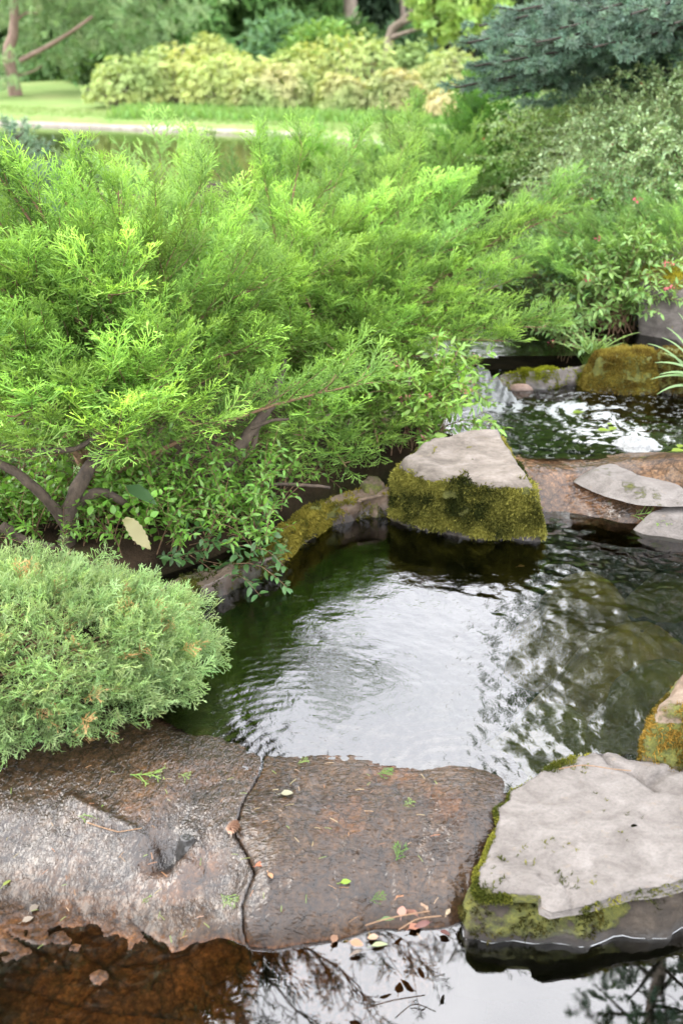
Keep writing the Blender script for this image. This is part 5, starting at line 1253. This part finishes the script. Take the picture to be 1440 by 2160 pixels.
# ------------------------------------------------------------------ far garden: azaleas on the lawn
def azalea(label, px, pyb, pyt, wpx, y, cb, ct, seed, n=520, leaf=.10):
    b = G(px, pyb, .2); b = W(px, pyb, y); b[2] = float(terrain(np.array([[b[0], y]]))[0])
    top = W(px, pyt, y)[2]; H = max(.5, top - b[2]); R = wpx / 2 / FX * y * .93
    o = thing('azalea', label, 'shrub', b, 'azalea bushes round the lawn'); ac = Acc(); tw = Acc()
    d = rdir(n * 2); d = d[d[:, 2] > -.15][:n]; k = len(d); q = fbm(d * 1.9 + seed, 3, seed=200)[:, None]; u = rng.uniform(.3, 1, (k, 1)) ** .4
    p = b + np.array([0, 0, H * .22]) + d * np.array([R, R * .8, H * .78]) * u * (1 + .3 * q)
    p[:, 2] = np.maximum(p[:, 2], b[2] + .05)
    h = ((p[:, 2:3] - b[2]) / H + rng.normal(0, .2, (k, 1))).clip(0, 1); pat = (fbm(p * 1.1 + seed, 3, seed=201)[:, None] * 1.1 + .45).clip(0, 1)
    c1 = np.asarray(cb) * (1 - pat) + np.asarray(ct) * pat
    pick(ac, ROS, p, unit(d + rng.normal(0, .4, (k, 3)) + np.array([0, 0, .5])), rdir(k), leaf * .85 * rng.uniform(.7, 1.3, k), c1 * np.exp(rng.normal(0, .18, (k, 1))) * .85, c1 * np.exp(rng.normal(0, .18, (k, 1))) * 1.1)
    for s in range(34):
        i = rng.integers(0, k); tw.add(*tube(bez(b + np.append(rng.normal(0, .12 * R, 2), 0), b + (p[i] - b) * np.array([.45, .45, .6]), p[i], 7), np.linspace(.022, .008, 7), 4))
    ac.mk('leaves', M_FAR, o, smooth=False); tw.mk('stem', M_TRUNK, o); return o
YG, YO, PK, GR = (.28, .38, .14), (.42, .46, .16), (.46, .42, .22), (.21, .32, .12)
for k, a in enumerate([('leftmost rounded azalea at the lawn edge, yellow-green', 270, 222, 120, 170, 23.4, YG, YO), ('tall yellow-green azalea second from the left on the lawn', 360, 222, 92, 210, 23.8, YG, YO), ('azalea with the highest left crown, yellow-orange tips', 450, 190, 64, 150, 26.0, YG, YO), ('wide azalea of mixed yellow and green left of the middle', 500, 224, 105, 230, 23.0, YG, YO),
                       ('peach-tinted azalea with bare pale stems in the middle of the row', 590, 232, 130, 190, 22.4, YG, PK), ('yellow azalea just left of the tall one', 640, 215, 98, 170, 24.2, YG, YO), ('tallest azalea of the row, bright yellow-green', 760, 215, 70, 230, 24.0, YG, YO), ('low pinkish azalea in front of the tallest one', 725, 238, 158, 120, 21.8, YG, PK), ('low peach azalea right of the pinkish one', 835, 238, 152, 140, 21.6, GR, PK),
                       ('green azalea right of the tallest one', 860, 215, 90, 130, 24.0, GR, YG), ('broad pale orange azalea in the right part of the row', 950, 232, 108, 200, 22.6, YG, PK), ('small orange-tinted azalea before the right part of the row', 960, 244, 175, 150, 20.8, GR, PK), ('yellowish azalea seen under the spruce boughs', 1110, 250, 120, 220, 21.5, YG, PK), ('rightmost azalea in the gap under the dark boughs', 1290, 262, 130, 260, 19.5, YG, YO)]):
    azalea(*a, seed=k * 3.7, n=1250)
# rough grass and ground cover before the azaleas
def tuft_field(name, label, n, fx, hgt, cb, ct, w=.03):
    p = fx(n); p = np.column_stack([p, terrain(p)]); k = len(p); ac = Acc()
    ac.add(*scatter(blade_tmpl(w, 3, .5), p, unit(rng.normal(0, .5, (k, 3)) * np.array([1, 1, 0]) + np.array([0, 0, .9])), rdir(k), hgt * rng.uniform(.5, 1.3, k), var(cb, k, .2), var(ct, k, .2)))
    V, Q, C = ac.get(); o = mk(name, V, Q, M_FAR, None, C, p.mean(0), False); tag(o, label, 'grass', kind='stuff'); return o
def fx1(n):
    x = rng.uniform(-4.6, 4.5, n); y = 21.2 + .9 * rng.normal(0, .6, n) - .18 * x; return np.column_stack([x, y])
tuft_field('ground_cover', 'bright green ground cover in front of the azalea bushes', 9000, fx1, .20, (.10, .21, .045), (.18, .31, .085), .08)
def fx2(n):
    t = rng.uniform(0, 1, n); q = kl[(t * 89).astype(int)]; q = q + nn[(t * 89).astype(int)] * rng.uniform(.15, 1.6, (n, 1)) ; return q[q[:, 0] > -9]
tuft_field('lawn_grass', 'short lawn grass along the pond kerb', 12000, fx2, .07, (.12, .20, .05), (.18, .26, .08), .06)

# ------------------------------------------------------------------ far trees
def gz(x, y): return np.array([x, y, float(terrain(np.array([[x, y]], float))[0])])
pb = G(35, 205, .2); pb = gz(pb[0], pb[1]); D = pb[1]
tp = cat([pb, pb + np.array([-.05, 0, 1.0]), W(30, 60, D), W(26, -120, D), W(24, -500, D) + np.array([0, 0, 2])], 14)
o = puff_tree('pine_tree', 'tall pine with a bare brown trunk on the lawn at the left', pb, tp, .17, [(W(150, 60, D + 1.2), (1.6, 1.2, .55)), (W(270, 60, D + 1.4), (1.3, 1.2, .6)), (W(80, 30, D + 1.8), (1.2, 1.2, .5)), (W(200, -40, D + 1.4), (2.0, 1.6, .7)), (W(-30, 140, D - 1), (.8, .8, .35)), (W(90, 115, D + 1.2), (.9, .9, .25)), (W(330, 0, D), (1.3, 1.2, .6)), (W(30, -150, D), (2.6, 2.2, 1.6)), (W(60, -330, D), (2.4, 2.2, 1.8)), (W(0, -520, D), (1.8, 1.8, 1.8))], 4200, .30, (0.135, 0.225, 0.09), (0.285, 0.405, 0.18), Ts=SHOOTS, mat=M_NEEDLE, bark=M_PINEBARK, limbs=False)
for pts, r in [([(42, 128, D), (100, 98, D), (150, 68, D - .4), (195, 35, D - .6)], .065), ([(32, 165, D), (10, 165, D), (-20, 170, D)], .045), ([(34, 45, D), (55, 28, D), (80, 28, D)], .035), ([(40, 160, D), (70, 150, D), (90, 138, D)], .025)]:
    V, Q = tube(cat([W(*q) for q in pts], 12), np.linspace(r, r * .5, 12), 7, .04); mk('branch', V, Q, M_PINEBARK, o)
HG = 'dark conifers behind the lawn'
conifer('hedge_conifer', 'low dark clipped-looking conifer behind the pine at the left edge of the lawn', gz(-11.2, 36), 4.6, 3.2, 30, (0.0525, 0.112, 0.0375), (0.135, 0.24, 0.075), HG, z0=.1, size=.55, droop=.1, power=.6)
conifer('hedge_conifer', 'dark green conifer skirt between the pine and the blue-grey spruce', gz(-7.9, 35), 4.2, 2.6, 30, (0.0525, 0.112, 0.0375), (0.135, 0.247, 0.075), HG, z0=.1, size=.5, droop=.1, power=.6)
conifer('blue_spruce', 'blue-grey spruce behind the left azaleas', gz(-7.2, 39), 15.5, 4.0, 34, (0.09, 0.128, 0.128), (0.3, 0.367, 0.383), None, z0=.4, size=.65)
conifer('fir_tree', 'broad mid-green fir behind the left azaleas', gz(-3.6, 33.5), 16.5, 4.4, 46, (0.0675, 0.15, 0.045), (0.165, 0.315, 0.0825), None, z0=.3, size=.6)
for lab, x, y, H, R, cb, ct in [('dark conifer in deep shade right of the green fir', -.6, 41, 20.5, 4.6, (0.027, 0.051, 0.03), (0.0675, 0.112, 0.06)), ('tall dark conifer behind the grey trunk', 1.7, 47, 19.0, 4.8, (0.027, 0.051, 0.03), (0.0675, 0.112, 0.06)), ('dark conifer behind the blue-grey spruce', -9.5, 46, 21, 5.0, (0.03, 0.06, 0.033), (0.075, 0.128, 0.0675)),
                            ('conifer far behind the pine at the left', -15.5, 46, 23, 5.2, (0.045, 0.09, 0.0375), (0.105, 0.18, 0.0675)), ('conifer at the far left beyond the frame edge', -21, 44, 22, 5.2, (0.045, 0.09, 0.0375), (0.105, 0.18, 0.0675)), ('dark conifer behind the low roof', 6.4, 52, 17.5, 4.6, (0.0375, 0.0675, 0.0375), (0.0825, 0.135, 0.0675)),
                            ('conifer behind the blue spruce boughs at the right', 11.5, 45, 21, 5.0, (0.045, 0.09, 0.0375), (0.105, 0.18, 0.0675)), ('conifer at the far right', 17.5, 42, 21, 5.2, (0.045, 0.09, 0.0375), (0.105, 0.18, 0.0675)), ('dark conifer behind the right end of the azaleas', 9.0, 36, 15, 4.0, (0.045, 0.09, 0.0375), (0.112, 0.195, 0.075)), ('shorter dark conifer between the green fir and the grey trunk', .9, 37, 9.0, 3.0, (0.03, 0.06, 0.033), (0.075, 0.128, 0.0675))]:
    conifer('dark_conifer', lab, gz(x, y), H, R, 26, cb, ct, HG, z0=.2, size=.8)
def shrubmass(label, px, pyb, pyt, wpx, y, cb, ct, n=420, nm='bush'):
    b = gz(*W(px, pyb, y)[:2]); H = W(px, pyt, y)[2] - b[2]; R = wpx / 2 / FX * y * .93; o = thing(nm, label, 'shrub', b, 'bushes behind the azaleas'); ac = Acc(); d = rdir(n * 2); d = d[d[:, 2] > -.1][:n]; k = len(d)
    p = b + np.array([0, 0, H * .25]) + d * np.array([R, R * .8, H * .75]) * (rng.uniform(.3, 1, (k, 1)) ** .4) * (1 + .3 * fbm(d * 2 + px, 3, seed=210)[:, None])
    pick(ac, CLUMPS, p, unit(d + rng.normal(0, .5, (k, 3))), np.array([0, 0, 1.0]) + rng.normal(0, .5, (k, 3)), .42 * rng.uniform(.6, 1.3, k), var(cb, k), var(ct, k)); ac.mk('leaves', M_FAR, o, smooth=False)
    tw = Acc()
    for s in range(10): tw.add(*tube(bez(b, b + (p[s] - b) * .5 + np.array([0, 0, .1]), p[s], 5), np.linspace(.03, .01, 5), 4))
    tw.mk('stem', M_TRUNK, o); return o
shrubmass('blue-green bush behind the azaleas right of the green fir', 600, 150, 48, 150, 28.5, (0.075, 0.165, 0.075), (0.165, 0.3, 0.135))
shrubmass('fresh green bush with yellow tips just right of the blue-green one', 665, 150, 50, 150, 28, (0.105, 0.21, 0.06), (0.225, 0.375, 0.09))
shrubmass('dark leafy bush beneath the grey trunk', 745, 140, 58, 120, 30, (0.06, 0.128, 0.045), (0.12, 0.225, 0.075))
shrubmass('dark bush in front of the low roof', 850, 150, 60, 120, 31, (0.0525, 0.105, 0.0525), (0.105, 0.195, 0.09))
shrubmass('green bush at the left of the green fir', 215, 150, 95, 120, 32, (0.0525, 0.105, 0.0375), (0.12, 0.21, 0.075))
# grey upright trunk
b = gz(*W(740, 100, 33)[:2]); P0_ = cat([b, W(741, 60, 33), W(739, 0, 33), W(735, -300, 33), W(740, -520, 33)], 14)
puff_tree('broadleaf_tree', 'upright tree with a straight grey trunk behind the middle azaleas', b, P0_, .30, [(W(720, -200, 34), (2.6, 2.2, 1.1)), (W(700, -420, 34), (2.2, 2.2, 1.5))], 1500, .5, (0.075, 0.15, 0.045), (0.15, 0.27, 0.075))
b = gz(*W(815, 100, 29)[:2]); P0_ = cat([b, W(822, 75, 29), W(850, 45, 29), W(882, 5, 28.8), W(905, -60, 28.5)], 14)
o = puff_tree('leaning_tree', 'leaning tree with bright green leaves before the low roof', b, P0_, .15, [(W(955, 45, 27.5), (.85, .8, .5)), (W(990, 15, 27.5), (1.0, .9, .5)), (W(930, 0, 28), (.9, .9, .4)), (W(950, -90, 28), (2.0, 1.6, 1.0))], 1500, .26, (0.24, 0.375, 0.09), (0.405, 0.57, 0.165), Ts=ROS)
V, Q = tube(cat([W(872, 22, 28.8), W(905, 12, 28.4), W(940, 18, 28)], 8), np.linspace(.06, .03, 8), 6); mk('branch', V, Q, M_TRUNK, o)
b = gz(*W(852, 100, 34)[:2]); puff_tree('slim_tree', 'slim dark trunk between the leaning tree and the low roof', b, cat([b, W(850, 50, 34), W(848, -40, 34), W(850, -200, 34)], 10), .12, [(W(850, -260, 34), (1.8, 1.8, 1.2))], 700, .45, (0.06, 0.12, 0.045), (0.135, 0.225, 0.075))
# low pavilion
pv = gz(3.2, 41); D2 = 41.0
o = thing('pavilion', 'low dark timber pavilion with a grey roof behind the right azaleas', 'building', pv)
xl, xr = W(770, 60, D2)[0], W(1010, 60, D2)[0]; ze = W(800, 95, D2)[2]; zr = W(900, 18, D2 + 2.5)[2]; zf = pv[2] - .1
def boxes(bs):
    ac = Acc()
    for (x0, x1, y0, y1, z0_, z1) in bs:
        v = np.array([[x, y, z] for z in (z0_, z1) for y in (y0, y1) for x in (x0, x1)]); ac.add(v, np.array([[0, 1, 3, 2], [4, 6, 7, 5], [0, 4, 5, 1], [2, 3, 7, 6], [0, 2, 6, 4], [1, 5, 7, 3]]))
    V, Q, _ = ac.get(); return V, Q
def flat_mat(nm, c, c2, sc=8):
    m, t = newmat(nm); out = N(t, 'OutputMaterial'); co = N(t, 'TexCoord'); p = N(t, 'BsdfPrincipled', Roughness=.8); n1 = noise(t, co.outputs['Object'], sc, 6, .6); r = ramp(t, n1.outputs['Fac'], [(.3, c), (.7, c2)]); L(t, r.outputs[0], p.inputs['Base Color']); L(t, p.outputs[0], out.inputs['Surface']); return m
M_ROOF = flat_mat('grey_roof', (.20, .20, .22), (.30, .30, .32), 4); M_TIMB = flat_mat('dark_timber', (.02, .016, .013), (.05, .04, .03)); M_POST = flat_mat('brown_post', (.10, .055, .035), (.16, .09, .06))
V = np.array([[xl - .4, D2 - .5, ze], [xr + .4, D2 - .5, ze], [xr - .3, D2 + 2.2, zr], [xl + .3, D2 + 2.2, zr], [xl - .4, D2 + 5, ze], [xr + .4, D2 + 5, ze], [xl - .4, D2 - .5, ze + .14], [xr + .4, D2 - .5, ze + .14], [xr - .3, D2 + 2.2, zr + .14], [xl + .3, D2 + 2.2, zr + .14], [xl - .4, D2 + 5, ze + .14], [xr + .4, D2 + 5, ze + .14]])
Q = np.array([[0, 3, 2, 1], [3, 4, 5, 2], [6, 7, 8, 9], [9, 8, 11, 10], [0, 1, 7, 6], [4, 10, 11, 5], [0, 6, 9, 3], [3, 9, 10, 4], [1, 2, 8, 7], [2, 5, 11, 8]]); mk('roof', V, Q, M_ROOF, o, smooth=False)
V, Q = boxes([(xl, xr, D2 + 4.2, D2 + 4.4, zf, ze - .01), (xl, xl + .15, D2 + .3, D2 + 4.2, zf, ze - .01)]); mk('wall', V, Q, M_TIMB, o, smooth=False)
for f in (.05, .35, .65, .93):
    x = xl + (xr - xl) * f; V, Q = boxes([(x, x + .16, D2, D2 + .16, zf, ze - .005)]); mk('post', V, Q, M_POST, o, smooth=False)
V, Q = boxes([(xl, xr, D2 - .04, D2 + .2, ze - .22, ze - .012)]); mk('beam', V, Q, M_TIMB, o, smooth=False)
V, Q = boxes([(xl, xr, D2 + .05, D2 + .11, zf + .75, zf + .85)]); mk('railing', V, Q, M_POST, o, smooth=False)

# ------------------------------------------------------------------ small things on the stones and the water
def zs(px, py, guess):
    z = guess
    for _ in range(6):
        w = G(px, py, z); z = float(slabf(w[None, :2])[0])
    return G(px, py, z + .006)
def cone(px, py):
    c = zs(px, py, .11); ac = Acc(); ax = unit(np.array([-.25, -.55, .15])); A = unit(np.cross(ax, [0, 0, 1.0])); B = np.cross(ax, A); Ln = .030
    ac.add(*tube(np.array([c + ax * Ln * t for t in (-.5, -.2, .2, .5)]), [.003, .006, .006, .002], 8), np.array([.10, .05, .03]))
    for k in range(70):
        t = k / 70; th = k * 2.4; r = .0095 * math.sin(pi * min(.98, .12 + t * .85)) ** .7; p = c + ax * Ln * (t - .5); o_ = A * cos(th) + B * sin(th)
        ac.add(*scatter(SMALL, [p + o_ * r * .35], np.array([o_ * .9 + ax * .5]), np.array([ax]), .011, (.16, .07, .04), (.40, .26, .18)))
    V, Q, C = ac.get(); o = mk('fir_cone', V + np.array([0, 0, .006]), Q, M_DRY, None, C, c, False); tag(o, 'small brown fir cone lying on the wet slab', 'fir cone')
cone(494, 1747)
def litter(name, label, px, py, ang, ln, cb, T=LEAF_R, mat=M_DRY, z=None, nrm=(0, 0, 1), cat_='leaf', ct=None):
    p = zs(px, py, .06) if z is None else G(px, py, z + .004); d = np.array([cos(RAD(ang)), sin(RAD(ang)), .05]); cb = np.array(cb) * .6; ln = ln * .85
    return one_leaf(name, label, cat_, p, d, nrm, ln, cb, ct or cb, T, mat, .006)
litter('oak_leaf', 'red-brown fallen leaf on the wet slab by the crack', 540, 1826, 20, .036, (.42, .12, .05), TOOTH, nrm=(.2, -.3, 1))
litter('oak_leaf', 'small tan fallen leaf just below the red-brown one', 566, 1840, -60, .022, (.45, .24, .12), nrm=(.3, 0, 1))
litter('green_leaf', 'round green leaf lying on the wet slab right of the red-brown leaf', 716, 1862, 10, .028, (.30, .48, .05), LEAF_R, M_LEAF)
litter('dead_leaf', 'greyish sodden leaf at the far left of the slab', 62, 1925, 60, .032, (.16, .13, .10))
litter('dead_leaf', 'second grey sodden leaf beside the first at the far left', 45, 1945, 30, .03, (.22, .18, .14))
litter('dead_leaf', 'thin pale leaf floating at the edge of the still pool', 780, 1996, 15, .045, (.30, .34, .18), LEAF_N, z=.001)
litter('dead_leaf', 'pale grey leaf on the slab near the pool lip', 590, 1674, 5, .035, (.28, .27, .18))
litter('dead_leaf', 'brown leaf in the heap where slab meets still pool', 880, 1932, 140, .04, (.20, .09, .06), TOOTH)
litter('dead_leaf', 'dark red-brown curled leaf at the right of the leaf heap', 905, 1945, 200, .035, (.13, .05, .04), TOOTH, nrm=(.4, -.4, .8))
litter('dead_leaf', 'pinkish brown leaf at the left of the leaf heap', 845, 1936, 80, .035, (.36, .20, .15))
litter('dead_leaf', 'tan leaf half sunk at the slab foot', 735, 1985, -20, .035, (.34, .18, .10))
litter('dead_leaf', 'light tan leaf on the water at the slab foot', 800, 1975, 190, .03, (.40, .27, .18), z=.002)
litter('dead_leaf', 'tiny orange leaf under the ripples of the middle pool', 1090, 1195, 10, .03, (.45, .22, .12), z=.115)
litter('green_leaf', 'pale green scrap of leaf near the left edge of the slab', 5, 1870, 60, .03, (.35, .42, .10), LEAF_N, M_LEAF)
for k, (lab, px, py, a, l, c) in enumerate([('red-brown leaf flat on the water at the slab foot', 860, 1960, 30, .04, (.30, .13, .08)), ('pale tan leaf lying upright in the leaf heap', 900, 1920, 110, .03, (.36, .24, .16)), ('dull green leaf in the wet moss left of the heap', 800, 1940, 10, .035, (.10, .16, .05)),
        ('brown leaf at the left end of the slab foot', 700, 1990, 70, .03, (.22, .12, .07)), ('small orange leaf above the leaf heap', 835, 1895, 40, .024, (.38, .18, .09)), ('grey-brown leaf sodden at the slab foot', 765, 2004, 200, .035, (.18, .14, .11)), ('purple-brown leaf beside the dark curled one', 925, 1962, -30, .03, (.16, .07, .06)), ('buff leaf tip between slab and pale stone', 940, 1930, 60, .025, (.36, .28, .18))]):
    litter('dead_leaf', lab, px, py, a, l, c, [LEAF_R, TOOTH, LEAF_N][k % 3], nrm=(rng.normal(0, .3), rng.normal(-.2, .2), 1), z=.004 if py > 1950 else None)
# juniper sprigs fallen on the wet slab, green algae tufts
def sprig(label, px, py, ang, s, cb=(.16, .30, .06), ct=(.30, .46, .12), z=None):
    p = zs(px, py, .1) if z is None else G(px, py, z); a = Acc(); a.add(*scatter(SPRAYS[rng.integers(0, 6)], [p], np.array([[cos(RAD(ang)), sin(RAD(ang)), .02]]), np.array([[0.1, -.1, 1.0]]), s * .68, np.array(cb) * .8, np.array(ct) * .75)); V, Q, C = a.get()
    o = mk('juniper_sprig', V, Q, M_JUN, None, C, p, False); tag(o, label, 'sprig')
sprig('fallen green sprig on the slab upstream of the hole, at the left', 165, 1722, 8, .085); sprig('long fallen sprig on the upper left of the slab', 275, 1634, -6, .11); sprig('short bright sprig near the top of the left slab', 375, 1632, -20, .05)
sprig('bright green sprig by the crack in the slab', 465, 1885, -40, .07); sprig('small yellowish sprig below the hole in the slab', 300, 1905, 70, .05); sprig('bright green sprig at the pool lip', 795, 1632, 5, .055, (.06, .22, .01), (.10, .34, .02)); sprig('green sprig in the middle of the smooth slab', 835, 1815, 70, .07, (.08, .2, .02), (.14, .3, .05))
sprig('tiny sprig on the right part of the smooth slab', 850, 1700, 40, .04); sprig('sprig caught on the slab near the leaf heap', 780, 1900, 20, .05, (.06, .16, .01), (.10, .24, .02)); sprig('pale sprig on the slab at the upper middle', 625, 1612, 30, .045)
sprig('green sprig lying on the wet ledge at the right', 1330, 1088, 20, .14, z=.175); sprig('green sprig at the foot of the ledge', 1360, 1095, -30, .12, z=.165)
# thin twigs and needles
def twig(label, pts, r, z=None, col=M_TWIG):
    Pp = cat([zs(a, b, .08) + np.array([0, 0, .004]) if z is None else G(a, b, z) for a, b in pts], 10); V, Q = tube(Pp, r, 5); o = mk('twig', V, Q, col, None, None, Pp[0]); tag(o, label, 'twig')
twig('thin curved twig lying along the back edge of the pale flat stone', [(1178, 1622), (1230, 1614), (1290, 1622), (1330, 1626)], .0011, .192)
twig('dark fallen twig on the wet slab at the left', [(185, 1738), (215, 1748), (250, 1758)], .0015); twig('reddish twig across the slab above the hole', [(250, 1758), (300, 1750)], .0012); twig('twig leaning among the leaf heap', [(770, 1955), (830, 1938), (905, 1925)], .0013); twig('second twig among the leaf heap', [(840, 1965), (880, 1942), (930, 1935)], .0011)
nd = Acc()
for k in range(95):
    px, py = rng.uniform(0, 1000), rng.uniform(1600, 2000)
    if px > 950 - (py - 1650) * .1: continue
    p = zs(px, py, .08) + np.array([0, 0, .002]); a = rng.uniform(0, 6.28); d = np.array([cos(a), sin(a), 0]) * rng.uniform(.008, .022)
    nd.add(*tube(np.array([p - d * .5, p + np.array([0, 0, .001]), p + d * .5]), .0007, 4), var([(.2, .1, .045), (.13, .17, .045), (.24, .18, .1)][k % 3], 1)[0])
V, Q, C = nd.get(); o = mk('needle_litter', V, Q, M_DRY, None, C, V.mean(0), False); tag(o, 'scattered fallen needles and plant scraps on the wet slabs', 'litter', kind='stuff')
# floating in the foam
for k, (px, py, a, l, lab) in enumerate([(1205, 872, 20, .07, 'left green leaf afloat in the foam swirl'), (1255, 908, 0, .07, 'front green leaf afloat in the foam swirl'), (1278, 895, 15, .035, 'smallest green leaf afloat in the foam swirl'), (1285, 908, 50, .06, 'right green leaf afloat in the foam swirl'), (1412, 952, 10, .07, 'pale green leaf afloat by the foam heap at the right'), (1430, 945, 60, .05, 'green leaf at the right edge beside the foam heap')]):
    litter('floating_leaf', lab, px, py, a, l, (.30, .42, .06), LEAF_R, M_LEAF, z=.252)
# foam heap
th = np.linspace(0, 2 * pi, 30, endpoint=False); c = G(1342, 940, .25); fp = c[:2] + np.column_stack([np.cos(th) * .083, np.sin(th) * .06]) * (1 + .1 * np.sin(3 * th + 1) + .06 * np.sin(7 * th))[:, None]
M_FOAM = rock_mat('white_foam', [(.3, (.19, .2, .2)), (.7, (.30, .31, .31))], 40, 1.0, 150)
o = rock('foam_heap', 'heap of white foam floating by the ledge of the foaming pool', fp, lambda P: .275 - 2.0 * ((P - c[:2]) ** 2).sum(1), .245, M_FOAM, 110, 22, 6, .004, .012, .012, .012, 40, .022, 220, cat='foam')
# cascade at the head of the pool, and the far one
def cascade(label, top, bot, w0, w1, seed, z0_, z1):
    n, m = 40, 34; ac = []
    for k in range(n):
        t = k / (n - 1); p = top + (bot - top) * t; z = z0_ + (z1 - z0_) * (t ** 1.6); w = w0 + (w1 - w0) * t
        for j in range(m): ac.append([p[0] + (j / (m - 1) - .5) * w, p[1] + .12 * w * cos((j / (m - 1) - .5) * 3), z])
    V = np.array(ac); V[:, 2] += .05 * fbm(V * np.array([44, 22, 22]), 5, .65, seed); i = np.arange(n - 1)[:, None] * m; j = np.arange(m - 1)[None]; Q = np.stack([i + j, i + m + j, i + m + j + 1, i + j + 1], -1).reshape(-1, 4)
    o = mk('cascade', V, Q, M_FOAM, None, None, V.mean(0), True, {'Moss': np.zeros(len(V)), 'Wet': np.zeros(len(V))}); tag(o, label, 'waterfall')
cascade('white cascade falling into the head of the foaming pool behind the spirea', np.array([.52, 4.18]), np.array([.62, 3.95]), .16, .26, 230, .34, .25)
cascade('small white cascade far back in the dark gap right of the big juniper', np.array([.84, 5.75]), np.array([.82, 5.5]), .10, .14, 231, .47, .37)
